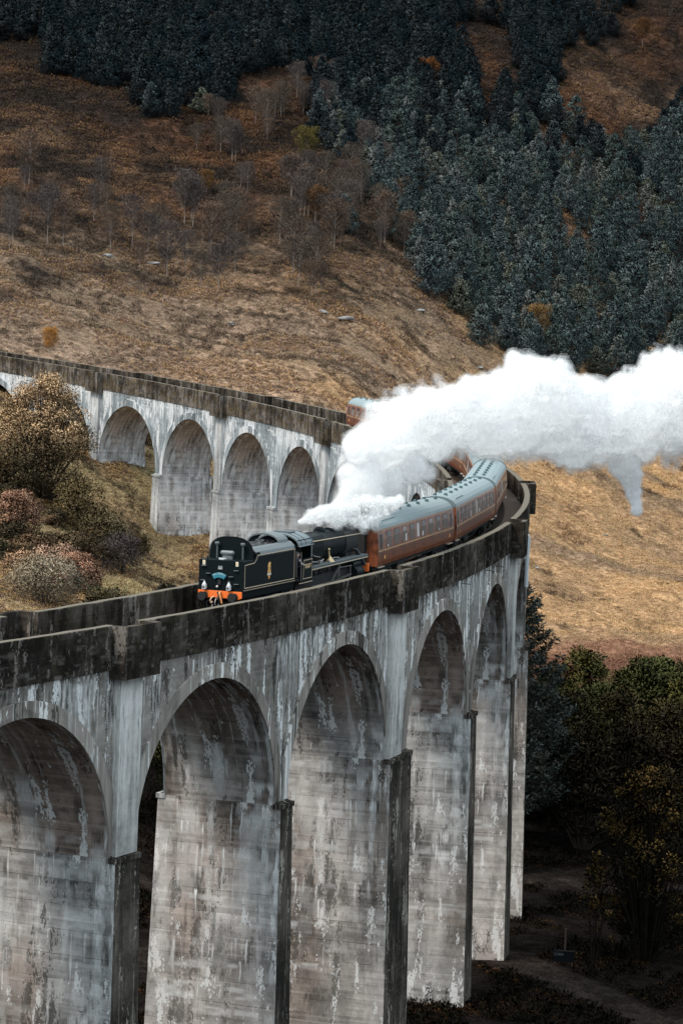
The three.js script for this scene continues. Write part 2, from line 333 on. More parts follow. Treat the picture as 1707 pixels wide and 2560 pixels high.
  for (let y = 0; y < H; y++) for (let x = 0; x < W; x++) {
    const i = y * W + x, q = tint(x / sx, y / sy, x / W) ?? base, l = clamp(L[i], 0.35, 1.7);
    const a = clamp(w[i], 0, 1), b = clamp(k[i], 0, 1);
    for (let c = 0; c < 3; c++) { let v = q[c] * l; v = v + (BK[c] - v) * b; v = v + (WH[c] - v) * a; px[i * 4 + c] = clamp(enc(clamp(v, 0, 1)), 0, 255); }
    const hgt = clamp(128 + (l - 1) * 150 - b * 20 + a * 14, 0, 255);
    px[i * 4 + 3] = 255; bp[i * 4] = bp[i * 4 + 1] = bp[i * 4 + 2] = hgt; bp[i * 4 + 3] = 255;
  }
  const mk = (d, s) => { const t = new THREE.DataTexture(d, W, H); t.wrapS = t.wrapT = THREE.RepeatWrapping; t.magFilter = THREE.LinearFilter; t.minFilter = THREE.LinearMipmapLinearFilter; if (s) t.colorSpace = THREE.SRGBColorSpace; t.repeat.set(1 / mw, 1 / mh); t.needsUpdate = true; return t; };
  return new THREE.MeshLambertMaterial({ map: mk(px, true), bumpMap: mk(bp, false), bumpScale: o.bump ?? 0.03 });
}
const cl = (r, w, k) => { const c = Math.floor(r() * 11); return ((h2(c, k) * 0.5 + 0.5) * w + (r() + r() - 1) * 1.9 + w) % w; };
const pw = (r, a, b, p = 1) => a + (b - a) * Math.pow(r(), p);
// u = metres along the line, v = metres below the parapet top
const faceOuter = concrete({ W: 2048, H: 1024, mw: 34.6, mh: 14, seed: 11, base: [0.225, 0.208, 0.19], lines: 0.34, spread: 0.26, bump: 0.02, flake: [0.46, 0.8, 0.36, 0.75],
  white: [[190, (r) => [cl(r, 34.6, 1), pw(r, 2.1, 3.2, 2), pw(r, 0.4, 5.5, 1.8), pw(r, 0.03, 0.12, 2), pw(r, 0.35, 1)]], [40, (r) => [Math.round(r() * 2) * 17.3 - 8.6 + pw(r, -1.2, 1.2), 2.3, pw(r, 2, 9), pw(r, 0.07, 0.24), pw(r, 0.3, 0.8)]], [60, (r) => [r() * 34.6, pw(r, 3, 9), pw(r, 0.4, 2.5), pw(r, 0.02, 0.05), pw(r, 0.3, 0.9)]]],
  dark: [[240, (r) => [cl(r, 34.6, 5), pw(r, 1.9, 2.3), pw(r, 0.4, 4.2, 1.6), pw(r, 0.06, 0.34), pw(r, 0.35, 0.95)]], [90, (r) => [r() * 34.6, pw(r, 2.5, 10), pw(r, 0.5, 3), pw(r, 0.04, 0.3), pw(r, 0.2, 0.7)]]] });
const faceInner = concrete({ W: 2048, H: 1024, mw: 34.1, mh: 14, seed: 23, base: [0.22, 0.25, 0.27], lines: 0.34, spread: 0.26, bump: 0.02, flake: [0.35, 0.7, 0.5, 0.5], lime: [0.78, 0.8, 0.82], soot: [0.05, 0.06, 0.065],
  white: [[330, (r) => [cl(r, 34.1, 2), pw(r, 2.1, 3.0, 2), pw(r, 0.4, 4.5, 1.6), pw(r, 0.06, 0.2, 2), pw(r, 0.45, 1)]], [70, (r) => [r() * 34.1, pw(r, 2, 9), pw(r, 0.6, 3.5), pw(r, 0.1, 0.45), pw(r, 0.2, 0.7)]], [90, (r) => [Math.round(r() * 2) * 17.05 - 8.5 + pw(r, -1.3, 1.3), pw(r, 2.2, 6), pw(r, 2, 9), pw(r, 0.07, 0.3), pw(r, 0.4, 0.95)]]],
  blotch: [[40, (r) => [r() * 34.1, pw(r, 2.1, 3.2), pw(r, 0.4, 3), pw(r, 0.12, 0.3), pw(r, 0.3, 0.9)]]],
  dark: [[200, (r) => [r() * 34.1, pw(r, 1.9, 2.4), pw(r, 0.4, 3, 1.6), pw(r, 0.06, 0.2), pw(r, 0.2, 0.6)]]] });
// u = metres across the barrel, v = metres down from the crown
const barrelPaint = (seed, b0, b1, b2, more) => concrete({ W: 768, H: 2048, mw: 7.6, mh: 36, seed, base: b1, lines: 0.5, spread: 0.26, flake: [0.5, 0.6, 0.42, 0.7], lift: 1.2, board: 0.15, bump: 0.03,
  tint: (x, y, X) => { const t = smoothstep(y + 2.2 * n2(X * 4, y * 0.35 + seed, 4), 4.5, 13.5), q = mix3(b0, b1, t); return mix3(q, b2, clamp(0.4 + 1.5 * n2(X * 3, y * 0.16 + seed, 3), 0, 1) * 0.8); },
  white: [[16, (r) => [pw(r, 0.6, 7), pw(r, 0.6, 5), pw(r, 3, 8), pw(r, 0.05, 0.16), pw(r, 0.3, 0.75)]], [14, (r) => [r() * 7.6, pw(r, 7, 18), pw(r, 5, 12), pw(r, 0.2, 0.8), pw(r, 0.25, 0.7)]], [36, (r) => [r() * 7.6, 12 + 1.2 * Math.floor(r() * 9), pw(r, 0.6, 3.2), pw(r, 0.04, 0.12), pw(r, 0.6, 1)]], [12, (r) => [pw(r, 0.1, 0.5) + (r() > 0.5 ? 6.7 : 0), pw(r, 6, 13), pw(r, 5, 14), pw(r, 0.08, 0.22), pw(r, 0.55, 0.95)]]],
  blotch: [[26, (r) => [r() * 7.6, 11 + 1.2 * Math.floor(r() * 13), pw(r, 0.8, 3.4), pw(r, 0.15, 1.1), pw(r, 0.1, 0.4)]], [20, (r) => [r() * 7.6, 6 + 1.2 * Math.floor(r() * 18), pw(r, 0.8, 4), pw(r, 0.15, 1.1), -pw(r, 0.12, 0.5)]]],
  dark: [[18, (r) => [r() * 7.6, pw(r, 0, 18), pw(r, 4, 12), pw(r, 0.12, 0.6), pw(r, 0.3, 0.85)]], [14, (r) => [pw(r, 0, 0.7) + (r() > 0.65 ? 6.6 : 0), pw(r, 6, 20), 12, pw(r, 0.1, 0.5), pw(r, 0.5, 0.95)]], [16, (r) => [r() * 7.6, 10 + 1.2 * Math.floor(r() * 12), pw(r, 1, 5), pw(r, 0.02, 0.06), pw(r, 0.5, 0.95)]], [26, (r) => [r() * 7.6, pw(r, 18, 25), 9, pw(r, 0.3, 1.2), pw(r, 0.35, 0.85)]]], ...more });  // the last dark runs paint shade onto the lower piers
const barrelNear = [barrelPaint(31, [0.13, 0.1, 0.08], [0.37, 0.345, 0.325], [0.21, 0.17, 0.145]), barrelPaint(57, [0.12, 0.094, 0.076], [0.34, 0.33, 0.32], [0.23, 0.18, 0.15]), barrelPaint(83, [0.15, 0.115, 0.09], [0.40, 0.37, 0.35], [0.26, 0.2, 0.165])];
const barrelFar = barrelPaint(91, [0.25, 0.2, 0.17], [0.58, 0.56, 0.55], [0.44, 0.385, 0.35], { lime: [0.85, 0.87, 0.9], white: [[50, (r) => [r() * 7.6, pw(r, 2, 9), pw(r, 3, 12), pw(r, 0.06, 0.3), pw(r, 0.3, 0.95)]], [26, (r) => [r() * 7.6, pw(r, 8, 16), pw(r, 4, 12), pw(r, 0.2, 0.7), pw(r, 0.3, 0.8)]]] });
// parapet: black lichen over old board marks
const parapetPaint = (seed, base, moss, amp) => concrete({ W: 2048, H: 256, mw: 34.6, mh: 4.2, seed, base, lines: 0.3, spread: 0.42, flake: [0.55, 0.45, 0.25, 0.75], lift: 1.05, board: 0.3, bump: 0.03, lime: [0.3, 0.275, 0.25], soot: [0.012, 0.011, 0.01],
  tint: (x, y, X) => mix3(base, moss, clamp(0.3 + 1.3 * n2(X * 40, y * 2.2, 40), 0, 1)),
  blotch: [[170, (r) => [r() * 34.6, pw(r, 0.25, 2), pw(r, 0.2, 0.9), pw(r, 0.12, 0.35), pw(r, 0.08, 0.36) * amp]], [260, (r) => [r() * 34.6, pw(r, 0, 2), pw(r, 0.2, 1.4), pw(r, 0.1, 0.5), -pw(r, 0.2, 0.7)]]],
  white: [[70, (r) => [r() * 34.6, pw(r, 0.1, 1.8), pw(r, 0.1, 0.6), pw(r, 0.02, 0.06), pw(r, 0.3, 0.9)]]],
  dark: [[500, (r) => [r() * 34.6, pw(r, 0, 0.8), pw(r, 0.5, 2.2), pw(r, 0.04, 0.22), pw(r, 0.25, 0.8)]]] });
const parapetOuter = parapetPaint(41, [0.062, 0.053, 0.046], [0.04, 0.035, 0.026], 0.9);
const parapetInner = parapetPaint(43, [0.12, 0.105, 0.092], [0.11, 0.085, 0.055], 0.8);
const copingMat = dull([0.15, 0.135, 0.112], { bumpMap: parapetOuter.bumpMap, bumpScale: 0.02 });
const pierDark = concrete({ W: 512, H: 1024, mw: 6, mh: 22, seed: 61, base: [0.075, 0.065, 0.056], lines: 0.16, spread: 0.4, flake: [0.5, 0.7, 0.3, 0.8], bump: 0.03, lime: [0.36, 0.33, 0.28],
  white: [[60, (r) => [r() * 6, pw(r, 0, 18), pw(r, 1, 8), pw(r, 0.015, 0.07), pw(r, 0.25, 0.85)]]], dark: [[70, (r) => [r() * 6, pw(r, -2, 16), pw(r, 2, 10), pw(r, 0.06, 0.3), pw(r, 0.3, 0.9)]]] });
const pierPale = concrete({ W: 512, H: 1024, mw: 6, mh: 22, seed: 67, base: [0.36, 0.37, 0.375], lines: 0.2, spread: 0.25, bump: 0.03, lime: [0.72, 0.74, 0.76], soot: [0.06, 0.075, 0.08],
  white: [[50, (r) => [r() * 6, pw(r, 0, 16), pw(r, 2, 9), pw(r, 0.05, 0.25), pw(r, 0.3, 0.9)]]], dark: [[40, (r) => [r() * 6, pw(r, -1, 16), pw(r, 2, 9), pw(r, 0.06, 0.3), pw(r, 0.2, 0.7)]]] });
const pilasterMat = concrete({ W: 256, H: 512, mw: 3, mh: 12, seed: 71, base: [0.4, 0.39, 0.375], lines: 0.2, spread: 0.22, bump: 0.02, lime: [0.74, 0.74, 0.72],
  white: [[36, (r) => [r() * 3, pw(r, 2.3, 2.9), pw(r, 3, 10), pw(r, 0.06, 0.24), pw(r, 0.7, 1)]]], dark: [[16, (r) => [r() * 3, pw(r, 2.3, 5), pw(r, 1, 5), pw(r, 0.04, 0.14), pw(r, 0.3, 0.85)]]] });
const ringOuter = faceOuter.clone(); ringOuter.color.setRGB(1.12, 1.1, 1.08);

// ---------------------------------------------------------------- the viaduct: a level-sided curve on a rising grade
const R0 = 228.416, CX = 241.4 - R0, GR = 0.0309, GC = 1.4311e-4;
const rise = (s) => GR * s + GC * s * s / 2;
const along = (s, dr, z) => { const th = s / R0, r = R0 + dr; return V(CX + r * Math.cos(th), r * Math.sin(th), z + rise(s)); };
const planAt = (s, dr) => { const th = s / R0, r = R0 + dr; return [CX + r * Math.cos(th), r * Math.sin(th)]; };
class Patch {
  constructor() { this.p = []; this.t = []; this.i = []; }
  add(nu, nv, f) {                                                  // f(u, v) -> [s, dr, z, U, V]
    const b = this.p.length / 3;
    for (let j = 0; j <= nv; j++) for (let i = 0; i <= nu; i++) { const [s, dr, z, U, W] = f(i / nu, j / nv), q = along(s, dr, z); this.p.push(q.x, q.y, q.z); this.t.push(U, W); }
    for (let j = 0; j < nv; j++) for (let i = 0; i < nu; i++) { const q = b + j * (nu + 1) + i; this.i.push(q, q + 1, q + nu + 2, q, q + nu + 2, q + nu + 1); }
    return this;
  }
  block(s0, s1, d0, d1, z0, z1, o = {}) {                           // a curved block; e = how far it spreads towards its foot
    const e = o.e ?? 0, n = Math.max(1, Math.ceil((s1 - s0) / 1.5)), m = Math.max(1, Math.ceil((z1 - z0) / 4)), S = (u, v) => lerp(s0 - e * (1 - v), s1 + e * (1 - v), u), Z = (v) => lerp(z0, z1, v);
    const only = o.only ?? 'oietb';                                 // outer, inner, ends, top, bottom
    if (only.includes('o')) this.add(n, m, (u, v) => [S(u, v), d1 + e * (1 - v), Z(v), S(u, v), -Z(v)]);
    if (only.includes('i')) this.add(n, m, (u, v) => [S(1 - u, v), d0 - e * (1 - v), Z(v), S(1 - u, v), -Z(v)]);
    if (only.includes('e')) for (const k of [0, 1]) this.add(2, m, (u, v) => { const w = k ? 1 - u : u, d = lerp(d0 - e * (1 - v), d1 + e * (1 - v), w); return [S(k, v), d, Z(v), S(k, v) + d, -Z(v)]; });
    if (only.includes('t')) this.add(n, 1, (u, v) => { const d = lerp(d1, d0, v); return [S(u, 1), d, z1, S(u, 1), -z1 + v * (d1 - d0)]; });
    if (only.includes('b')) this.add(n, 1, (u, v) => { const d = lerp(d0 - e, d1 + e, v); return [S(u, 0), d, z0, S(u, 0), -z0 + v]; });
    return this;
  }
  build() {
    const g = new THREE.BufferGeometry();
    g.setAttribute('position', new THREE.Float32BufferAttribute(this.p, 3)); g.setAttribute('uv', new THREE.Float32BufferAttribute(this.t, 2)); g.setIndex(this.i); g.computeVertexNormals();
    return g;
  }
}
const HW = 3.2, RAD = 7.62, CROWN = -3.56, SPRING = CROWN - RAD, BAND = -2.1, RING = 0.76, DECK = -1.42;
const ARCH = [-34.14, -17.07, 0, 17.45, 34.2, 53.53, 70.6, 88.8, 107, 125.2, 143.4, 160.45, 177.5, 194.6, 211.66, 228.73, 245.8, 262.9, 279.9];
const PIER = ARCH.slice(0, -1).map((c, i) => ({ s: (c + ARCH[i + 1]) / 2, t: ARCH[i + 1] - c - 2 * RAD }));
PIER.unshift({ s: ARCH[0] - 8.54, t: 1.84 }); PIER.push({ s: ARCH.at(-1) + 8.54, t: 1.84 });
const viaduct = thing('railway_viaduct', 'long curved concrete viaduct of tall round arches carrying the steam train', 'viaduct');
const REFUGE = new Map([[1, 0], [3, 0], [5, -0.9], [7, 0], [9, 0], [11, 0], [13, 0], [15, 0], [17, 0]].map(([k, o]) => [k, PIER[k] ? PIER[k].s + o : 0]));
const S0 = -62, S1 = 318;
ARCH.forEach((c, k) => {
  const L = PIER[k], Rr = PIER[k + 1], near = c < 120, offs = (k % 3) * 2.1;
  // the barrel with the sides of the opening down to the springing
  const b = new Patch();
  b.add(40, 6, (u, v) => { const ph = (u * 2 - 1) * Math.PI / 2, dr = lerp(-HW, HW, v); return [c + RAD * Math.sin(ph), dr, CROWN - RAD * (1 - Math.cos(ph)), dr + 3.8, Math.abs(ph) * RAD]; });
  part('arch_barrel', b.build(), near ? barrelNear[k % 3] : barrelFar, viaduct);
  for (const side of [1, -1]) {
    const f = new Patch(), d = side * HW, from = L.s, to = Rr.s, mat = side > 0 ? faceOuter : faceInner;
    const cols = []; const seg = (a, e, n) => { for (let i = 0; i < n; i++) cols.push(lerp(a, e, i / n)); };
    seg(from, c - RAD, 2); for (let i = 0; i < 44; i++) cols.push(c - RAD * Math.cos(Math.PI * i / 44)); seg(c + RAD, to, 2); cols.push(to);
    const N = cols.length - 1;
    f.add(N, 4, (u, v) => { const s = cols[Math.round(u * N)], x = s - c, lo = Math.abs(x) < RAD ? SPRING + Math.sqrt(Math.max(0, RAD * RAD - x * x)) : SPRING, z = lerp(lo, BAND - 0.02, v); return [s, d, z, s + offs * (side > 0 ? 1 : 3), -z]; });
    part('spandrel_wall', f.build(), mat, viaduct);
    for (const h of [-1, 1]) {                                      // each half of the raised arch ring; they meet in an open joint at the crown
      const r = new Patch(), p0 = 0.006, p1 = Math.PI / 2, o = d + side * 0.1;
      const at = (q, rad, dr) => { const ph = h * lerp(p0, p1, q), z = CROWN - RAD + rad * Math.cos(ph), s = c + rad * Math.sin(ph); return [s, dr, z, s * 0.9 + offs, 3 + rad * 0.5 + Math.abs(ph)]; };
      r.add(22, 1, (u, v) => at(u, RAD - 0.02 + v * RING, o)).add(22, 1, (u, v) => at(u, RAD - 0.02 + RING, lerp(d, o, v))).add(22, 1, (u, v) => at(u, RAD - 0.02, lerp(d, o, v))).add(1, 1, (u, v) => at(0, RAD - 0.02 + u * RING, lerp(d, o, v)));
      part('arch_ring', r.build(), side > 0 ? ringOuter : faceInner, viaduct);
    }
  }
});
PIER.forEach((p, k) => {
  const hw = p.t / 2, far = p.s > 125;
  const foot = Math.min(ground(...planAt(p.s, 3.6)), ground(...planAt(p.s, -3.6))) - rise(p.s) - 1.5, h = SPRING - foot, e = 0.018 * h;
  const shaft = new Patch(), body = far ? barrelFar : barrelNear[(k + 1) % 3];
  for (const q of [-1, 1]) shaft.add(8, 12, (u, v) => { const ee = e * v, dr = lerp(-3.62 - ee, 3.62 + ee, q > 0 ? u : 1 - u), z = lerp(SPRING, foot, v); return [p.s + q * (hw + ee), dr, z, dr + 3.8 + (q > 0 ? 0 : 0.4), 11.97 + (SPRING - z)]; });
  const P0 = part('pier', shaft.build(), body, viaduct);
  for (const side of [1, -1]) {
    const d = side * 3.62, bt = new Patch();
    bt.add(3, 12, (u, v) => { const ee = e * v, s = p.s + lerp(-hw - ee, hw + ee, u), z = lerp(SPRING, foot, v); return [s, d + side * (ee + 0.004), z, s, SPRING - z]; });
    bt.add(3, 1, (u, v) => { const s = p.s + lerp(-hw, hw, u), dr = lerp(d, side * (HW - 0.05), v); return [s, dr, lerp(SPRING, SPRING + 0.22, v), s, v * 0.4]; });
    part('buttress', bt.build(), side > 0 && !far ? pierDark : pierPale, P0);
    const cap = new Patch();                                        // the worn cap that overhangs the buttress a little
    const a = side > 0 ? [HW - 0.02, 3.72] : [-3.72, -HW + 0.02];
    cap.block(p.s - hw - 0.06, p.s + hw + 0.06, a[0], a[1], SPRING - 0.2, SPRING + 0.06);
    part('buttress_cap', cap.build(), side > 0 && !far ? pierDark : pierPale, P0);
  }
  if (REFUGE.has(k)) for (const side of [1, -1]) {
    const s = REFUGE.get(k), w = p.t > 3 ? 1.25 : 0.98, d0 = side > 0 ? HW : -HW - 0.34, d1 = side > 0 ? HW + 0.34 : -HW;
    const pl = new Patch(); pl.block(s - w, s + w, d0, d1, SPRING + 0.1, -2.5, { only: 'oie' });
    part('pilaster', pl.build(), side > 0 ? pilasterMat : pierPale, P0);
  }
});
// parapets, stepped out at the refuges
{
  const cuts = [...REFUGE.values()].sort((a, b) => a - b), HALF = 1.35;
  for (const side of [1, -1]) {
    const matOf = (s) => side > 0 || s < 95 ? parapetOuter : parapetInner, o = side * (HW + 0.09), i = side * (HW - 0.42);
    const wall = (s0, s1) => {
      if (s1 - s0 < 0.3) return;
      const w = new Patch(), n = Math.max(2, Math.ceil((s1 - s0) / 1.2)), S = (u) => lerp(s0, s1, u), c = 0.035;
      const wob = (s) => 0.018 * n2(s * 1.9, side * 4) + 0.012 * n2(s * 7, side * 9);
      const prof = [[side * HW, BAND, 2.1], [o, BAND, 2.1], [o, -1.02, 1.02], [o - side * 0.025, -1.0, 1.0], [o - side * 0.025, -c, c], [o - side * (c + 0.03), 0, 0], [i + side * c, 0, 3.7], [i, -c, 3.65], [i, DECK - 0.3, 2.2]];
      for (let q = 0; q < prof.length - 1; q++) { if (q === 5) continue; const A = prof[q], B = prof[q + 1]; w.add(n, 1, (u, v) => { const s = S(u), z = lerp(A[1], B[1], v); return [s, lerp(A[0], B[0], v), z > -0.1 ? z + wob(s) : z, s, lerp(A[2], B[2], v)]; }); }
      for (const s of [s0, s1]) w.add(1, 3, (u, v) => [s, lerp(i, o - side * 0.025, u), lerp(BAND, -0.01, v), s + u, 2.1 - 2.1 * v]);
      const m = part('parapet_wall', w.build(), matOf(s0), viaduct);
      const cp = new Patch(); cp.add(n, 2, (u, v) => { const s = S(u); return [s, lerp(prof[5][0], prof[6][0], v), wob(s) + 0.006 * n2(s * 9, v * 7), s, 3 + v]; });
      part('coping', cp.build(), copingMat, m);
    };
    let a = S0;
    for (const c of cuts) { wall(a, c - HALF); a = c + HALF; }
    wall(a, S1);
    for (const c of cuts) {                                         // the refuge: three walls round a bay that hangs on the pilaster
      const f = new Patch(), t = 0.36, x0 = side > 0 ? HW + 0.28 : -HW - 0.92, x1 = side > 0 ? HW + 0.92 : -HW - 0.28, out = side > 0 ? [x1 - t, x1] : [x0, x0 + t], HB = HALF + 0.22;
      f.block(c - HB, c + HB, out[0], out[1], -2.52, 0);
      for (const q of [-1, 1]) f.block(q < 0 ? c - HB : c + HB - t, q < 0 ? c - HB + t : c + HB, side > 0 ? HW - 0.1 : out[1], side > 0 ? out[0] : -HW + 0.1, -2.52, -0.002);
      f.block(c - HB + t, c + HB - t, side > 0 ? HW - 0.5 : out[1], side > 0 ? out[0] : -HW + 0.5, -2.52, DECK + 0.05);
      part('refuge', f.build(), matOf(c), viaduct);
    }
    // solid walls where the viaduct runs into its abutments
    for (const [a0, a1] of [[S0, PIER[0].s - 0.9], [PIER.at(-1).s + 0.9, S1]]) { const f = new Patch(); f.add(12, 6, (u, v) => { const s = lerp(a0, a1, u), z = lerp(-30, BAND - 0.02, v); return [s, side * (HW + 0.3 * (1 - v)), z, s, -z]; }); part('abutment', f.build(), side > 0 ? faceOuter : faceInner, viaduct); }
  }
  const dk = new Patch(); dk.add(300, 6, (u, v) => { const s = lerp(S0, S1, u), dr = lerp(-2.85, 2.85, v); return [s, dr, DECK + 0.03 * n2(s * 2, dr * 2) - 0.12 * smoothstep(Math.abs(dr), 1.6, 2.6), s, dr]; });
  part('ballast', dk.build(), dull([0.11, 0.083, 0.068], { bumpMap: parapetOuter.bumpMap, bumpScale: 0.05 }), viaduct);
  // small iron pins left in the wall, and the white rainwater pipe by the far refuge
  const iron = std([0.03, 0.028, 0.026], 0.8);
  const pin = (s, z, l) => { const A = along(s, HW + 0.1, z), B = along(s + 0.1, HW + 0.1 + l, z - 0.05); part('iron_pin', bar(A.toArray(), B.toArray(), 0.03, 0.03, 5), iron, viaduct); };
  for (const [s, z] of [[61.6, -13.4], [61.6, -14.6], [61.9, -16.6], [62, -19], [77.5, -2.4], [70, -2.3], [66, -2.2], [81.2, -2.2], [86, -1.4], [84, -1.0], [58, -2.3], [44.5, -2.6]]) pin(s, z, 0.55);
}
{
  const pts = [[88, 3.3, -1.75], [88, 3.5, -1.72], [88.1, 3.62, -1.95], [88.1, 3.62, -3.4], [88.1, 3.62, -5.6]].map(([s, d, z]) => along(s, d, z).toArray());
  part('drain_pipe', tube(pts, 0.16, 8, 24), std([0.62, 0.68, 0.72], 0.5), viaduct);
}
// the single track
{
  const track = thing('railway_track', 'single railway track in brown ballast between the viaduct parapets', 'track');
  const steel = std([0.16, 0.13, 0.11], 0.45, { metalness: 0.6 }), wood = std([0.06, 0.045, 0.035], 0.95);
  for (const q of [-1, 1]) { const r = new Patch(); r.block(S0, S1, q * 0.7525 - 0.035, q * 0.7525 + 0.035, DECK + 0.05, -1.25, { only: 'oit' }); part('rail', r.build(), steel, track); }
  const proto = [];
  for (let s = -24; s < 262; s += 0.72) {
    const A = along(s, 0, DECK + 0.04), T = along(s + 0.5, 0, DECK + 0.04).sub(along(s - 0.5, 0, DECK + 0.04)).normalize();
    proto.push([A, Math.atan2(-T.z, T.x)]);
  }
  const sg = new THREE.BoxGeometry(0.26, 0.12, 2.6);
  const visible = proto.filter((_, i) => i < 110), rest = proto.slice(110);
  for (const [A, t] of visible) { const m = part('sleeper', sg, wood, track); m.position.copy(A); m.rotation.y = t; }
  const im = new THREE.InstancedMesh(sg, wood, rest.length), o = new THREE.Object3D();
  rest.forEach(([A, t], i) => { o.position.copy(A); o.rotation.set(0, t, 0); o.updateMatrix(); im.setMatrixAt(i, o.matrix); });
  im.name = 'sleepers'; im.userData.kind = 'stuff'; track.add(im);
}
// ---------------------------------------------------------------- the train
const RAIL = -1.25;
function setOnTrack(o, s0, s1, lift = 0) {                          // local x runs up the line, y up, z towards the outside of the curve
  const A = along(s0, 0, RAIL + lift), B = along(s1, 0, RAIL + lift), X = B.clone().sub(A).normalize(), Z = X.clone().cross(UPV).normalize(), Y = Z.clone().cross(X);
  o.position.copy(A); o.quaternion.setFromRotationMatrix(new THREE.Matrix4().makeBasis(X, Y, Z));
  return o;
}
const black = phys([0.007, 0.011, 0.0125], 0.5, { specularIntensity: 0.12 }), sooty = std([0.01, 0.011, 0.012], 0.8), roofBlack = std([0.08, 0.095, 0.1], 0.6), cream = std([0.6, 0.47, 0.33], 0.6), red = std([0.85, 0.17, 0.025], 0.55), white = std([0.6, 0.62, 0.63], 0.6), steelMat = std([0.25, 0.24, 0.23], 0.4, { metalness: 0.7 }), greyPaint = std([0.11, 0.13, 0.138], 0.5), brass = std([0.5, 0.36, 0.2], 0.35, { metalness: 0.6 });
function disc(x, y, z, r, w, n = 20) { const g = new THREE.CylinderGeometry(r, r, w, n); g.rotateX(Math.PI / 2); g.translate(x, y, z); return g; }
function discX(x, y, z, r, w, n = 18, r2 = r) { const g = new THREE.CylinderGeometry(r2, r, w, n); g.rotateZ(-Math.PI / 2); g.translate(x, y, z); return g; }
function spoked(x, y, z, r, n) {                                    // a spoked wheel: tyre, hub, spokes
  const t = new THREE.TorusGeometry(r - 0.05, 0.06, 6, 28); t.translate(x, y, z);
  const L = [t, disc(x, y, z, r * 0.2, 0.14, 12)];
  for (let i = 0; i < n; i++) { const a = i / n * 2 * Math.PI; L.push(bar([x, y, z], [x + Math.cos(a) * (r - 0.06), y + Math.sin(a) * (r - 0.06), z], 0.035, 0.03, 5)); }
  return G(L);
}
function outline(pts, z, w = 0.035, t = 0.012) { const L = []; for (let i = 0; i < pts.length; i++) { const a = pts[i], b = pts[(i + 1) % pts.length]; L.push(plank([a[0], a[1], z], [b[0], b[1], z], w, t)); } return G(L.map((g) => { return g; })); }
function lining(pts, z, w = 0.035) {                                // a thin painted line, raised by a film's thickness
  const s = new THREE.Shape(pts.map((p) => new THREE.Vector2(...p)));
  const c = pts.reduce((a, p) => [a[0] + p[0] / pts.length, a[1] + p[1] / pts.length], [0, 0]);
  const inner = pts.map(([x, y], i) => { const p = pts[(i + pts.length - 1) % pts.length], n = pts[(i + 1) % pts.length]; const e1 = new THREE.Vector2(x - p[0], y - p[1]).normalize(), e2 = new THREE.Vector2(n[0] - x, n[1] - y).normalize(), n1 = new THREE.Vector2(-e1.y, e1.x), n2_ = new THREE.Vector2(-e2.y, e2.x), m = n1.add(n2_).normalize(), k = w / Math.max(0.4, m.dot(n2_)); return new THREE.Vector2(x + m.x * k, y + m.y * k); });
  s.holes.push(new THREE.Path(inner));
  const g = new THREE.ExtrudeGeometry(s, { depth: 0.006, bevelEnabled: false }); g.translate(0, 0, z);
  return g;
}
function printed(w, h, pw_, ph_, draw) {                            // flat print on its own small plate
  const c = document.createElement('canvas'); c.width = pw_; c.height = ph_; const x = c.getContext('2d'); draw(x, pw_, ph_);
  const t = new THREE.CanvasTexture(c); t.colorSpace = THREE.SRGBColorSpace; t.magFilter = THREE.LinearFilter;
  return [new THREE.PlaneGeometry(w, h), new THREE.MeshStandardMaterial({ map: t, transparent: true, alphaTest: 0.4, roughness: 0.6 })];
}
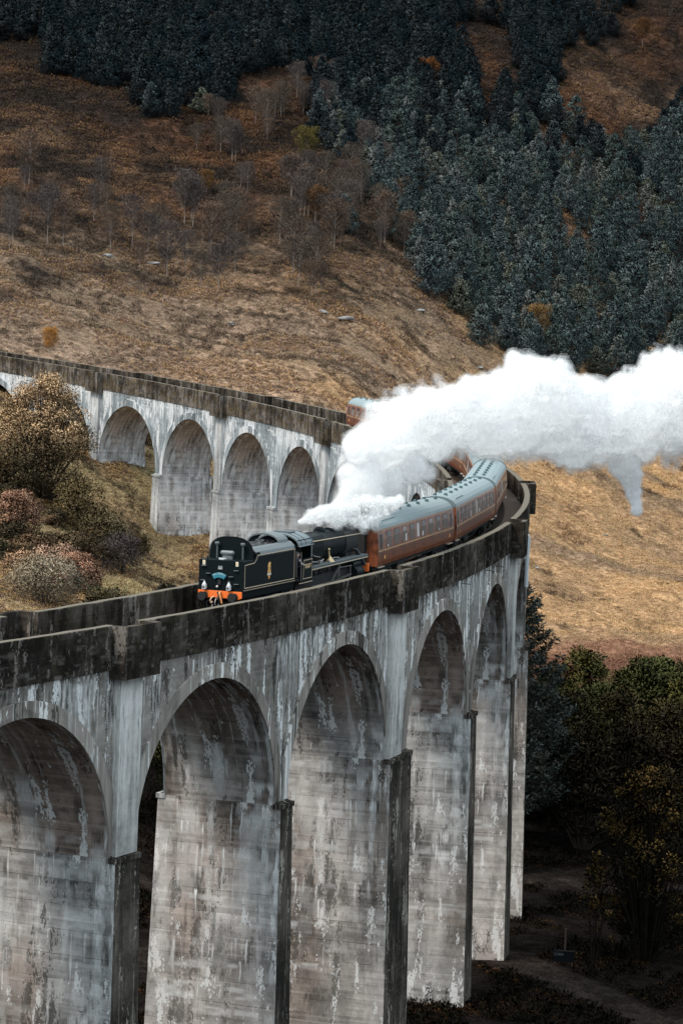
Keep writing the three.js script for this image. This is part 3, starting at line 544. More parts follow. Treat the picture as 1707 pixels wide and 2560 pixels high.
{ // ---- tender
  const t = thing('tender', 'black lined coal tender with orange buffer beam and teal headboard, leading the train', 'tender');
  const RE = 0.28, W = 1.3;                                         // rear face, half width
  part('frame', G([box(RE, 7.3, 0.95, 1.36, -1.22, 1.22, 0.02), box(0.4, 7.2, 0.45, 1.0, 0.98, 1.02), box(0.4, 7.2, 0.45, 1.0, -1.02, -0.98), box(RE - 0.08, 7.3, 1.33, 1.4, -1.34, 1.34)]), black, t);
  part('buffer_beam', extrudeX([[-1.27, 1.34], [1.27, 1.34], [1.27, 1.0], [1.02, 0.9], [0.6, 0.96], [-0.6, 0.96], [-0.95, 0.86], [-1.27, 1.18]], 0.16, 0.24, 0.01), red, t);
  for (const z of [-0.87, 0.87]) {
    const b = part('buffer', G([discX(0.0, 1.06, z, 0.13, 0.4, 14, 0.11), discX(-0.24, 1.06, z, 0.24, 0.05, 20, 0.22)]), sooty, t);
    part('buffer_collar', discX(0.13, 1.06, z, 0.19, 0.05), sooty, b);
  }
  part('tank', G([extrudeX([[-W, 1.4], [W, 1.4], [W, 2.92], [W - 0.03, 2.96], [-W + 0.03, 2.96], [-W, 2.92]], RE, 7.3, 0.012), extrudeX([[-W, 2.9], [W, 2.9], [W, 3.12], [W - 0.1, 3.32], [W - 0.3, 3.5], [W - 0.42, 3.56], [W - 0.46, 3.5], [W - 0.14, 3.1], [W - 0.14, 2.92], [-W + 0.14, 2.92], [-W + 0.14, 3.1], [-W + 0.46, 3.5], [-W + 0.42, 3.56], [-W + 0.3, 3.5], [-W + 0.1, 3.32], [-W, 3.12]], 2.35, 7.28)]), black, t);
  // the curved tops of the side sheets in grey, painting in the sky sheen
  for (const q of [-1, 1]) part('coping_sheet', extrudeX([[q * (W + 0.004), 3.1], [q * (W - 0.094), 3.33], [q * (W - 0.29), 3.515], [q * (W - 0.43), 3.575], [q * (W - 0.43), 3.555], [q * (W - 0.29), 3.49], [q * (W - 0.11), 3.31], [q * (W - 0.012), 3.1]].map((p) => p), 2.0, 7.3), greyPaint, t);
  // S-shaped shoulder of the side sheet behind the bulkhead
  for (const q of [-1, 1]) part('side_sheet', extrudeZ([[1.5, 2.94], [1.72, 2.98], [1.86, 3.06], [1.95, 3.2], [2.0, 3.32], [2.4, 3.32], [2.4, 2.94]], q > 0 ? W - 0.05 : -W, q > 0 ? W : -W + 0.05), black, t);
  // domed bulkhead across the tender
  const arch = [[-1.28, 2.95]]; for (let i = 0; i <= 20; i++) { const a = Math.PI - Math.PI * i / 20, c = Math.cos(a); arch.push([Math.sign(c) * Math.pow(Math.abs(c), 0.8) * 1.28, 2.98 + 1.14 * Math.pow(Math.sin(a), 0.62)]); } arch.push([1.28, 2.95]);
  part('bulkhead', extrudeX(arch, 1.5, 1.62, 0.02), black, t);
  const rim = arch.slice(1, -1).map(([z, y]) => [1.49, y + 0.012, z * 1.01]); part('bulkhead_rim', tube(rim, 0.018, 5, 40), black, t);
  for (const z of [-0.72, 0.78]) part('vent_pipe', G([bar([1.3, 2.96, z], [1.3, 3.72, z], 0.05, 0.05), discX(1.3, 3.75, z, 0.06, 0.26, 10), disc(1.3, 3.76, z, 0.085, 0.22, 10)]), roofBlack, t);
  part('water_filler', G([(() => { const g = new THREE.CapsuleGeometry(0.13, 0.55, 6, 14); g.rotateX(Math.PI / 2); g.translate(1.0, 3.3, 0.02); return g; })(), box(0.95, 1.15, 2.96, 3.2, -0.25, 0.3)]), std([0.13, 0.15, 0.16], 0.4), t);
  part('tank_lid', G([(() => { const g = new THREE.CylinderGeometry(0.2, 0.22, 0.06, 18); g.translate(0.72, 3.0, -0.12); return g; })(), bar([0.6, 3.03, -0.3], [0.6, 3.03, 0.1], 0.03)]), std([0.4, 0.43, 0.44], 0.4), t);
  part('lifting_eye', (() => { const g = new THREE.TorusGeometry(0.08, 0.025, 6, 14); g.translate(0.55, 3.02, 0.82); return g; })(), black, t);
  part('lifting_eye', (() => { const g = new THREE.TorusGeometry(0.08, 0.025, 6, 14); g.translate(0.55, 3.02, -0.92); return g; })(), black, t);
  for (const [y, z] of [[2.62, -0.98], [2.44, 0.9], [2.22, -0.72], [2.1, 0.62], [1.85, -1.02], [1.72, 0.92]]) part('step', box(RE - 0.13, RE, y, y + 0.03, z - 0.13, z + 0.13), greyPaint, t);
  for (const z of [-1.0, 0.92]) { const [g, m] = printed(0.15, 0.24, 48, 72, (x, w, h) => { x.fillStyle = '#e9e2cf'; x.fillRect(0, 0, w, h); x.fillStyle = '#d09a3c'; x.beginPath(); x.moveTo(w / 2, 8); x.lineTo(w - 9, h - 30); x.lineTo(9, h - 30); x.fill(); x.fillStyle = '#6b5a44'; x.fillRect(8, h - 22, w - 16, 5); x.fillRect(8, h - 12, w - 16, 4); }); g.rotateY(-Math.PI / 2); g.translate(RE - 0.016, 2.8, z); part('warning_plate', g, m, t); part('warning_plate_back', box(RE - 0.012, RE, 2.68, 2.92, z - 0.075, z + 0.075), sooty, t); }
  { const [g, m] = printed(0.24, 0.18, 96, 72, (x, w, h) => { x.fillStyle = '#15191b'; x.fillRect(0, 0, w, h); x.strokeStyle = '#c9cfd0'; x.lineWidth = 5; x.strokeRect(4, 4, w - 8, h - 8); x.fillStyle = '#c9cfd0'; for (let i = 0; i < 4; i++) { x.fillRect(14 + i * 18, 14, 11, 20); } x.fillRect(12, 44, w - 24, 13); }); g.rotateY(-Math.PI / 2); g.translate(RE - 0.03, 2.56, -0.04); part('number_plate', g, m, t); part('plate_back', box(RE - 0.026, RE, 2.46, 2.66, -0.17, 0.09), sooty, t); }
  { // curved headboard on its bracket
    const sh = new THREE.Shape(), A = 0.62; for (let i = 0; i <= 16; i++) { const a = Math.PI / 2 + A - 2 * A * i / 16; sh[i ? 'lineTo' : 'moveTo'](Math.cos(a) * 0.72, Math.sin(a) * 0.72); } for (let i = 0; i <= 16; i++) { const a = Math.PI / 2 - A + 2 * A * i / 16; sh.lineTo(Math.cos(a) * 0.47, Math.sin(a) * 0.47); } sh.closePath();
    const g = new THREE.ExtrudeGeometry(sh, { depth: 0.03, bevelEnabled: true, bevelSize: 0.008, bevelThickness: 0.006, bevelSegments: 1 }); g.rotateY(-Math.PI / 2); g.translate(RE - 0.1, 1.58, -0.06);
    const hb = part('headboard', g, std([0.03, 0.2, 0.27], 0.5), t);
    const [p, m] = printed(0.92, 0.36, 368, 144, (x, w, h) => { x.clearRect(0, 0, w, h); x.fillStyle = '#9fc4cc'; x.font = 'bold 44px sans-serif'; x.textAlign = 'center'; x.textBaseline = 'middle'; const s = 'THE JACOBITE'; for (let i = 0; i < s.length; i++) { const a = (i - (s.length - 1) / 2) * 0.098; x.save(); x.translate(w / 2 + Math.sin(a) * 238, h + 128 - Math.cos(a) * 238 - 0); x.rotate(a); x.fillText(s[i], 0, 0); x.restore(); } });
    p.rotateY(-Math.PI / 2); p.translate(RE - 0.144, 2.16, -0.06); part('headboard_lettering', p, m, hb);
    part('headboard_bracket', G([box(RE - 0.09, RE - 0.05, 1.7, 2.12, -0.09, -0.03), box(RE - 0.1, RE, 1.66, 1.9, -0.16, 0.04, 0.02)]), sooty, t);
  }
  for (const z of [-0.86, 0.56]) { // white oil lamps
    const l = part('oil_lamp', G([box(RE - 0.32, RE - 0.1, 1.4, 1.66, z - 0.11, z + 0.11, 0.03), (() => { const g = new THREE.CylinderGeometry(0.06, 0.11, 0.12, 12); g.translate(RE - 0.21, 1.72, z); return g; })(), (() => { const g = new THREE.CylinderGeometry(0.04, 0.045, 0.08, 10); g.translate(RE - 0.21, 1.82, z); return g; })()]), white, t);
    part('lens', discX(RE - 0.33, 1.52, z - 0.01, 0.07, 0.03, 14), std([0.12, 0.13, 0.15], 0.15), l);
    part('lamp_handle', (() => { const g = new THREE.TorusGeometry(0.055, 0.012, 5, 12, Math.PI); g.translate(RE - 0.21, 1.86, z); return g; })(), sooty, l);
  }
  { const g = new THREE.SphereGeometry(0.065, 12, 8); g.translate(RE - 0.12, 1.56, -0.16); part('tail_lamp', g, white, t); }
  part('coupling', G([bar([0.14, 1.0, -0.05], [-0.12, 0.95, -0.05], 0.07), tube([[-0.08, 0.95, -0.1], [-0.2, 0.7, -0.1], [-0.12, 0.5, -0.04], [0.0, 0.6, 0.02]], 0.035, 6), bar([0.0, 0.62, -0.32], [-0.05, 0.42, -0.36], 0.06, 0.05)]), steelMat, t);
  part('hook', G([tube([[0.12, 1.02, -0.3], [-0.1, 0.98, -0.34], [-0.16, 0.82, -0.4], [-0.06, 0.72, -0.4]], 0.04, 6), (() => { const g = new THREE.SphereGeometry(0.08, 10, 8); g.translate(-0.08, 0.74, -0.36); return g; })()]), std([0.6, 0.42, 0.28], 0.5), t);
  part('brake_hose', G([tube([[0.14, 1.28, 0.05], [-0.02, 1.25, 0.07], [-0.03, 1.0, 0.14], [0.02, 0.7, 0.2]], 0.05, 7)]), std([0.78, 0.36, 0.14], 0.6), t);
  part('vacuum_pipe', G([bar([0.1, 0.55, 0.0], [0.08, 1.22, -0.02], 0.06), bar([0.08, 1.22, -0.02], [-0.02, 1.26, -0.02], 0.07), tube([[0.1, 0.8, -0.62], [-0.06, 0.72, -0.66], [-0.04, 0.5, -0.6], [0.06, 0.4, -0.52]], 0.035, 6)]), sooty, t);
  for (const x of [1.55, 3.75, 5.95]) for (const z of [-1, 1]) { const w = part('wheel', spoked(x, 0.66, z * 0.78, 0.65, 10), sooty, t); part('axle_box', box(x - 0.2, x + 0.2, 0.5, 0.95, z > 0 ? 1.03 : -1.17, z > 0 ? 1.17 : -1.03, 0.02), black, w); part('leaf_spring', plankSpring(x, z), black, w); }
  // coal heaped behind the bulkhead
  const r = rng(5), lumps = []; for (let i = 0; i < 260; i++) { const g = new THREE.DodecahedronGeometry(0.08 + r() * 0.13, 0), x = 1.8 + r() * 4.7, z = (r() * 2 - 1) * 0.95; g.rotateX(r() * 6); g.rotateY(r() * 6); g.translate(x, 3.28 + 0.3 * (1 - Math.abs(z)) * (0.6 + 0.4 * n2(x * 1.3, z * 2)) + r() * 0.1, z); lumps.push(g); }
  const cm = part('coal', G(lumps), std([0.02, 0.021, 0.022], 0.5), t); cm.userData.kind = 'stuff';
  part('coal_floor', box(1.7, 7.1, 2.97, 3.24, -1.1, 1.1), sooty, t);
  part('fire_iron_cover', extrudeX((() => { const p = []; for (let i = 0; i <= 10; i++) { const a = Math.PI * i / 10; p.push([Math.cos(a) * 0.95, 3.55 + Math.sin(a) * 0.5]); } for (let i = 10; i >= 0; i--) { const a = Math.PI * i / 10; p.push([Math.cos(a) * 0.88, 3.53 + Math.sin(a) * 0.44]); } return p; })(), 5.7, 7.0), greyPaint, t);
  // lining on both sides and the emblem
  for (const q of [-1, 1]) {
    const pts = [[0.42, 1.5], [7.1, 1.5], [7.1, 3.18], [2.05, 3.18], [1.98, 3.02], [1.84, 2.9], [1.66, 2.8], [0.42, 2.76]], P = q > 0 ? pts : pts;
    const g = lining(P, W + 0.002, 0.04); if (q < 0) g.scale(1, 1, -1); part('lining', g, cream, t);
    const g2 = box(0.3, 7.2, 1.385, 1.42, W - 0.0, W + 0.045); if (q < 0) g2.scale(1, 1, -1); part('valance_line', g2, std([0.3, 0.23, 0.16], 0.6), t);
    const [p, m] = printed(0.74, 1.0, 186, 300, (x, w, h) => {
      x.clearRect(0, 0, w, h); x.fillStyle = '#e8b368'; x.strokeStyle = '#7a4a1e'; x.lineWidth = 4;
      x.beginPath(); x.arc(w * 0.5, h * 0.58, w * 0.3, 0, 7); x.fill(); x.stroke();                                   // the wheel
      for (let i = 0; i < 8; i++) { x.beginPath(); x.moveTo(w * 0.5, h * 0.58); x.lineTo(w * 0.5 + Math.cos(i * 0.785) * w * 0.28, h * 0.58 + Math.sin(i * 0.785) * w * 0.28); x.stroke(); }
      x.fillStyle = '#e8b368'; x.beginPath(); x.moveTo(w * 0.28, h * 0.42); x.bezierCurveTo(w * 0.2, h * 0.2, w * 0.3, h * 0.06, w * 0.56, h * 0.04); x.bezierCurveTo(w * 0.78, h * 0.04, w * 0.82, h * 0.16, w * 0.72, h * 0.2); x.lineTo(w * 0.76, h * 0.42); x.lineTo(w * 0.64, h * 0.46); x.lineTo(w * 0.6, h * 0.34); x.lineTo(w * 0.44, h * 0.34); x.lineTo(w * 0.38, h * 0.46); x.closePath(); x.fill(); x.stroke();   // the lion astride it
      x.fillStyle = '#cfd6d8'; x.fillRect(w * 0.14, h * 0.66, w * 0.72, h * 0.1); x.strokeRect(w * 0.14, h * 0.66, w * 0.72, h * 0.1);
      x.fillStyle = '#e79a52'; x.beginPath(); x.moveTo(w * 0.3, h * 0.78); x.lineTo(w * 0.7, h * 0.78); x.lineTo(w * 0.62, h * 0.92); x.lineTo(w * 0.5, h * 0.99); x.lineTo(w * 0.38, h * 0.92); x.fill();
    });
    if (q < 0) p.rotateY(Math.PI); p.translate(3.65, 2.24, q * (W + 0.008)); part('emblem', p, m, t);
    part('handrail', bar([7.26, 1.6, q * (W + 0.06)], [7.26, 3.0, q * (W + 0.06)], 0.022, 0.022, 6), steelMat, t);
  }
  part('front_plate', box(7.22, 7.3, 1.4, 3.3, -W, W, 0.01), black, t);
  shade(t); setOnTrack(t, 24.1, 31.6);
}
function plankSpring(x, z) { const L = []; for (let i = 0; i < 4; i++) L.push(box(x - 0.5 + i * 0.1, x + 0.5 - i * 0.1, 1.0 + i * 0.03, 1.025 + i * 0.03, z > 0 ? 1.05 : -1.15, z > 0 ? 1.15 : -1.05)); return G(L); }
{ // ---- locomotive (x = 0 at the cab's rear edge)
  const e = thing('steam_locomotive', 'black steam locomotive with cream lining and number on its cab, behind the tender', 'locomotive');
  part('frame', G([box(0.2, 11.6, 0.75, 1.3, -0.95, -0.9), box(0.2, 11.6, 0.75, 1.3, 0.9, 0.95), box(0.3, 11.6, 0.9, 1.25, -0.9, 0.9)]), sooty, e);
  for (const q of [-1, 1]) {
    const s = new THREE.Shape([[0, 1.2], [1.95, 1.2], [1.95, 2.62], [1.3, 2.62], [1.2, 2.7], [1.2, 3.2], [0.55, 3.24], [0.55, 2.5], [0.0, 2.35]].map((p) => new THREE.Vector2(...p)));
    const c = part('cab_side', G([extrudeZ([[0, 1.2], [1.95, 1.2], [1.95, 3.3], [1.62, 3.3], [1.62, 2.5], [0.5, 2.5], [0.42, 2.36], [0, 2.36]], q > 0 ? 1.27 : -1.31, q > 0 ? 1.31 : -1.27)]), black, e);
    const g = lining([[0.42, 1.36], [1.85, 1.36], [1.85, 2.42], [0.55, 2.42]], 1.312, 0.032); if (q < 0) g.scale(1, 1, -1); part('lining', g, cream, c);
    const g2 = box(-0.1, 1.95, 1.14, 1.17, 1.27, 1.325); if (q < 0) g2.scale(1, 1, -1); part('step_line', g2, cream, c);
    const [p, m] = printed(0.98, 0.42, 245, 105, (x, w, h) => { x.clearRect(0, 0, w, h); x.fillStyle = '#f0cfa2'; x.font = 'bold 84px serif'; x.textAlign = 'center'; x.textBaseline = 'middle'; x.fillText('45407', w / 2, h / 2, w); });
    if (q < 0) p.rotateY(Math.PI); p.translate(1.2, 2.06, q * 1.32); part('cab_number', p, m, c);
    const [p2, m2] = printed(0.14, 0.14, 40, 40, (x, w, h) => { x.clearRect(0, 0, w, h); x.fillStyle = '#c9a87c'; x.font = 'bold 34px sans-serif'; x.textAlign = 'center'; x.textBaseline = 'middle'; x.fillText('5', w / 2, h / 2); }); if (q < 0) p2.rotateY(Math.PI); p2.translate(1.1, 2.34, q * 1.32); part('power_class', p2, m2, c);
    part('cab_window_post', box(1.62, 1.78, 2.5, 3.26, q > 0 ? 1.28 : -1.325, q > 0 ? 1.325 : -1.28), greyPaint, c);
    part('cab_handrail', bar([0.02, 1.3, q * 1.34], [0.02, 2.9, q * 1.34], 0.022, 0.022, 6), steelMat, e);
    // running plate with its cream edge
    const rp = part('running_plate', G([box(1.95, 11.4, 1.86, 1.93, q > 0 ? 0.75 : -1.31, q > 0 ? 1.31 : -0.75, 0.01), box(1.95, 11.4, 1.72, 1.86, q > 0 ? 1.26 : -1.3, q > 0 ? 1.3 : -1.26)]), roofBlack, e);
    const ln = box(1.95, 11.4, 1.75, 1.79, 1.3, 1.308); if (q < 0) ln.scale(1, 1, -1); part('lining', ln, cream, rp);
    part('cylinder', G([discX(9.7, 0.95, q * 1.08, 0.42, 1.2, 18), discX(9.7, 1.45, q * 1.02, 0.25, 1.3, 14)]), black, e);
    for (const x of [2.9, 5.2, 7.3]) { const w = part('driving_wheel', spoked(x, 0.92, q * 0.78, 0.91, 16), sooty, e); part('crank_pin', disc(x + 0.18, 0.72, q * 0.98, 0.09, 0.22, 10), steelMat, w); part('counterweight', disc(x - 0.3, 1.1, q * 0.8, 0.3, 0.1, 12), sooty, w); }
    for (const x of [9.0, 10.9]) part('bogie_wheel', spoked(x, 0.5, q * 0.78, 0.49, 9), sooty, e);
    part('coupling_rod', G([box(3.08, 7.48, 0.66, 0.78, q > 0 ? 1.02 : -1.07, q > 0 ? 1.07 : -1.02)]), steelMat, e);
    part('connecting_rod', plank([5.38, 0.72, q * 1.13], [8.9, 0.95, q * 1.13], 0.06, 0.14), steelMat, e);
    part('valve_gear', G([plank([5.4, 0.75, q * 1.18], [6.6, 1.5, q * 1.18], 0.05, 0.09), plank([6.6, 1.5, q * 1.18], [8.9, 1.45, q * 1.16], 0.05, 0.07), plank([6.55, 0.95, q * 1.2], [6.65, 1.75, q * 1.2], 0.06, 0.12), plank([8.7, 0.75, q * 1.16], [8.7, 1.5, q * 1.16], 0.05, 0.07)]), steelMat, e);
    part('injector_pipes', G([tube([[2.1, 1.9, q * 1.05], [2.6, 2.1, q * 1.02], [3.6, 2.05, q * 1.0], [4.6, 2.12, q * 0.98]], 0.05, 6), tube([[2.3, 2.9, q * 0.97], [2.8, 2.5, q * 1.0], [3.9, 2.3, q * 1.02]], 0.035, 6), box(3.6, 4.1, 1.93, 2.14, q > 0 ? 0.95 : -1.15, q > 0 ? 1.15 : -0.95, 0.03), tube([[5.2, 1.95, q * 1.08], [6, 2.1, q * 1.06], [7, 2.05, q * 1.06]], 0.04, 6)]), steelMat, e);
    part('clack_valve', G([bar([5.6, 1.93, q * 1.0], [5.6, 2.55, q * 0.92], 0.055), (() => { const g = new THREE.ConeGeometry(0.3, 0.34, 8); g.translate(5.6, 2.1, q * 1.02); return g; })(), (() => { const g = new THREE.SphereGeometry(0.09, 8, 6); g.translate(5.6, 2.6, q * 0.93); return g; })()]), brass, e);
    part('boiler_handrail', bar([2.0, 3.28, q * 1.0], [11.0, 3.14, q * 0.9], 0.024, 0.024, 6), cream, e);
    part('sloping_step', plank([10.2, 2.3, q * 0.92], [11.3, 1.3, q * 1.1], 0.08, 0.3), roofBlack, e);
    part('front_buffer', G([discX(12.0, 1.06, q * 0.87, 0.13, 0.4), discX(12.2, 1.06, q * 0.87, 0.24, 0.05)]), sooty, e);
  }
  // cab roof and back edge
  const roof = (rx, y0, hh) => { const p = []; for (let i = 0; i <= 14; i++) { const a = Math.PI * i / 14; p.push([Math.cos(a) * rx, y0 + Math.sin(a) * hh]); } return p; };
  part('cab_roof', extrudeX([[1.34, 3.2], ...roof(1.3, 3.26, 0.66), [-1.34, 3.2], ...roof(1.24, 3.22, 0.62).reverse()], -0.25, 2.0), std([0.12, 0.15, 0.165], 0.5), e);
  part('roof_rib', G([0.15, 0.85, 1.85].map((x) => extrudeX([...roof(1.32, 3.27, 0.675), ...roof(1.28, 3.25, 0.645).reverse()], x, x + 0.05))), roofBlack, e);
  part('roof_ventilator', G([box(0.4, 1.2, 3.86, 3.97, -0.5, 0.5, 0.03)]), roofBlack, e);
  part('rain_strip', G([1, -1].map((q) => plank([-0.2, 3.55, q * 1.18], [2.0, 3.55, q * 1.18], 0.05, 0.03))), sooty, e);
  part('cab_front', extrudeX([[-1.28, 1.3], [1.28, 1.3], [1.28, 3.26], ...roof(1.24, 3.24, 0.6).slice(1, -1), [-1.28, 3.26]], 1.88, 1.95), black, e);
  part('cab_floor', box(-0.3, 1.9, 1.3, 1.4, -1.25, 1.25), sooty, e);
  part('backhead', G([box(1.4, 1.88, 1.4, 3.2, -0.72, 0.72, 0.08), ...[[0.3, 2.7], [-0.3, 2.75], [0, 2.3], [0.45, 2.2]].map(([z, y]) => disc(1.36, y, z, 0.08, 0.05, 10))]), sooty, e);
  const boil = (x0, x1, r0, r1, y0, y1) => { const g = new THREE.CylinderGeometry(r1, r0, x1 - x0, 32); g.rotateZ(-Math.PI / 2); g.translate((x0 + x1) / 2, (y0 + y1) / 2, 0); return g; };
  const bb = [[0.62, 1.5], [0.74, 1.9], [0.94, 2.4], [0.98, 2.9], [0.93, 3.3], [0.78, 3.5], [0.5, 3.57], [-0.5, 3.57], [-0.78, 3.5], [-0.93, 3.3], [-0.98, 2.9], [-0.94, 2.4], [-0.74, 1.9], [-0.62, 1.5]];
  part('firebox', extrudeX(bb, 1.95, 4.7, 0.03), black, e);
  part('boiler', G([boil(4.6, 9.0, 0.9, 0.8, 2.72, 2.7), ...[5.4, 6.6, 7.9].map((x) => boil(x, x + 0.07, 0.885 - (x - 5.4) * 0.022, 0.885 - (x - 5.4) * 0.022, 2.715, 2.715))]), black, e);
  part('smokebox', G([boil(8.9, 11.0, 0.84, 0.84, 2.7, 2.7), boil(11.0, 11.12, 0.78, 0.7, 2.7, 2.7), box(9.4, 10.6, 1.3, 2.1, -0.6, 0.6)]), sooty, e);
  part('chimney', (() => { const g = new THREE.LatheGeometry([[0.42, 0], [0.32, 0.08], [0.27, 0.2], [0.26, 0.42], [0.31, 0.46], [0.31, 0.52], [0.22, 0.52], [0.2, 0.2]].map((p) => new THREE.Vector2(...p)), 20); g.translate(10.1, 3.46, 0); return g; })(), sooty, e);
  part('dome', (() => { const g = new THREE.SphereGeometry(0.36, 18, 10, 0, 6.3, 0, 1.6); g.scale(1.2, 0.9, 1); g.translate(6.5, 3.5, 0); return g; })(), black, e);
  part('top_feed', (() => { const g = new THREE.SphereGeometry(0.3, 14, 8, 0, 6.3, 0, 1.6); g.scale(1, 0.7, 1.3); g.translate(7.9, 3.46, 0); return g; })(), black, e);
  for (const z of [-0.18, 0.18]) part('safety_valve', bar([2.9, 3.55, z], [2.9, 3.82, z], 0.09, 0.07), sooty, e);
  part('whistle', bar([2.2, 3.56, 0.3], [2.2, 3.85, 0.3], 0.05, 0.04), brass, e);
  part('front_beam', box(11.6, 11.8, 0.86, 1.34, -1.25, 1.25, 0.02), red, e);
  shade(e); setOnTrack(e, 32.0, 43.9);
}
{ // ---- the driver leaning out on the cab's outer side
  const caps = (L, k) => (x, y, z) => { let f = -1e9; let acc = 0; for (const [a, b, r0, r1] of L) { const px = x - a[0], py = y - a[1], pz = z - a[2], dx = b[0] - a[0], dy = b[1] - a[1], dz = b[2] - a[2], t = clamp((px * dx + py * dy + pz * dz) / (dx * dx + dy * dy + dz * dz + 1e-9), 0, 1), d = lerp(r0, r1, t) - Math.hypot(px - dx * t, py - dy * t, pz - dz * t); acc += Math.exp(d * k); f = Math.max(f, d); } return Math.log(acc) / k; };
  const p = thing('person', 'person in dark overalls leaning out of the locomotive cab, forearm on its side', 'person');
  // x up the line, y up from the cab floor, z outwards; hips on the driver's seat
  const torso = [[[0.06, 0.62, 0.02], [0, 0.95, 0.1], 0.15, 0.17], [[0, 0.95, 0.1], [-0.02, 1.12, 0.18], 0.17, 0.13], [[0, 1.08, -0.04], [-0.04, 1.08, 0.34], 0.075, 0.075], [[0.06, 0.62, -0.06], [0.48, 0.6, -0.1], 0.085, 0.065], [[0.06, 0.62, 0.1], [0.48, 0.6, 0.12], 0.085, 0.065], [[0.48, 0.6, -0.1], [0.5, 0.14, -0.1], 0.062, 0.045], [[0.48, 0.6, 0.12], [0.5, 0.14, 0.12], 0.062, 0.045], [[0.5, 0.08, -0.1], [0.64, 0.05, -0.1], 0.045, 0.035], [[0.5, 0.08, 0.12], [0.64, 0.05, 0.12], 0.045, 0.035], [[0, 1.08, -0.04], [0.12, 0.8, -0.1], 0.058, 0.046], [[0.12, 0.8, -0.1], [0.34, 0.74, -0.06], 0.045, 0.036]];
  const arm = [[[-0.04, 1.08, 0.34], [-0.06, 0.84, 0.5], 0.058, 0.048], [[-0.06, 0.84, 0.5], [0.2, 0.78, 0.53], 0.045, 0.034]];
  const head = [[[-0.02, 1.12, 0.18], [-0.05, 1.24, 0.23], 0.06, 0.055], [[-0.06, 1.33, 0.25], [-0.05, 1.38, 0.25], 0.085, 0.09], [[-0.11, 1.29, 0.26], [-0.1, 1.33, 0.26], 0.055, 0.06], [[-0.15, 1.33, 0.265], [-0.17, 1.32, 0.267], 0.016, 0.014], [[-0.04, 1.34, 0.165], [-0.04, 1.37, 0.165], 0.018, 0.018], [[-0.04, 1.34, 0.335], [-0.04, 1.37, 0.335], 0.018, 0.018]];
  const hand = [[[0.2, 0.78, 0.53], [0.29, 0.775, 0.535], 0.034, 0.036]]; for (let i = 0; i < 4; i++) { const z = 0.508 + i * 0.018, l = [0.05, 0.062, 0.058, 0.044][i]; hand.push([[0.3, 0.78, z], [0.3 + l * 0.6, 0.77, z], 0.0095, 0.009], [[0.3 + l * 0.6, 0.77, z], [0.3 + l, 0.745, z], 0.009, 0.008]); } hand.push([[0.24, 0.785, 0.51], [0.28, 0.775, 0.485], 0.012, 0.01], [[0.28, 0.775, 0.485], [0.31, 0.76, 0.48], 0.01, 0.009]);
  const hand2 = hand.map(([a, b, r, q]) => [[a[0] + 0.14, a[1] - 0.04, -a[2] + 0.47], [b[0] + 0.14, b[1] - 0.04, -b[2] + 0.47], r, q]);
  const skin = std([0.62, 0.4, 0.31], 0.6), cloth = std([0.03, 0.035, 0.045], 0.9), shirt = std([0.3, 0.29, 0.3], 0.9);
  const body = part('body', G([surfaceNet([-0.35, 0, -0.3], [0.8, 1.3, 0.7], [60, 66, 52], caps([...torso.map(([a, b, r, q]) => [a, b, r * 0.86, q * 0.86]), ...arm], 60)), surfaceNet([-0.25, 1.05, 0.05], [0.12, 1.55, 0.45], [74, 100, 80], caps(head, 90)), surfaceNet([0.14, 0.68, 0.44], [0.42, 0.86, 0.62], [94, 60, 60], caps(hand, 400)), surfaceNet([0.28, 0.64, -0.16], [0.56, 0.82, 0.04], [94, 60, 66], caps(hand2, 400))]), skin, p);
  part('overalls', surfaceNet([-0.35, -0.02, -0.35], [0.8, 1.3, 0.7], [60, 66, 52], caps(torso, 60)), cloth, body);
  part('shirt_sleeve', surfaceNet([-0.3, 0.6, 0.2], [0.3, 1.3, 0.7], [50, 60, 44], caps([[[-0.04, 1.08, 0.34], [-0.06, 0.84, 0.5], 0.068, 0.058], [[-0.06, 0.84, 0.5], [0.12, 0.79, 0.525], 0.056, 0.046]], 60)), shirt, body);
  part('cap', (() => { const g = new THREE.SphereGeometry(0.108, 16, 10, 0, 6.3, 0, 1.5); g.scale(1.08, 0.75, 0.98); g.translate(-0.05, 1.41, 0.25); const b = new THREE.CylinderGeometry(0.09, 0.095, 0.012, 14, 1, false, 0, Math.PI); b.rotateY(Math.PI); b.translate(-0.13, 1.41, 0.25); return G([g, b]); })(), cloth, body);
  for (const z of [0.215, 0.29]) part('eye', (() => { const g = new THREE.SphereGeometry(0.012, 8, 6); g.translate(-0.148, 1.36, z + 0.008); return g; })(), sooty, body);
  part('mouth', box(-0.168, -0.156, 1.272, 1.28, 0.24, 0.285), std([0.3, 0.12, 0.1], 0.7), body);
  shade(p); setOnTrack(p, 32.2, 33.4, 1.4); p.translateZ(0.86); p.translateX(-0.1);
}
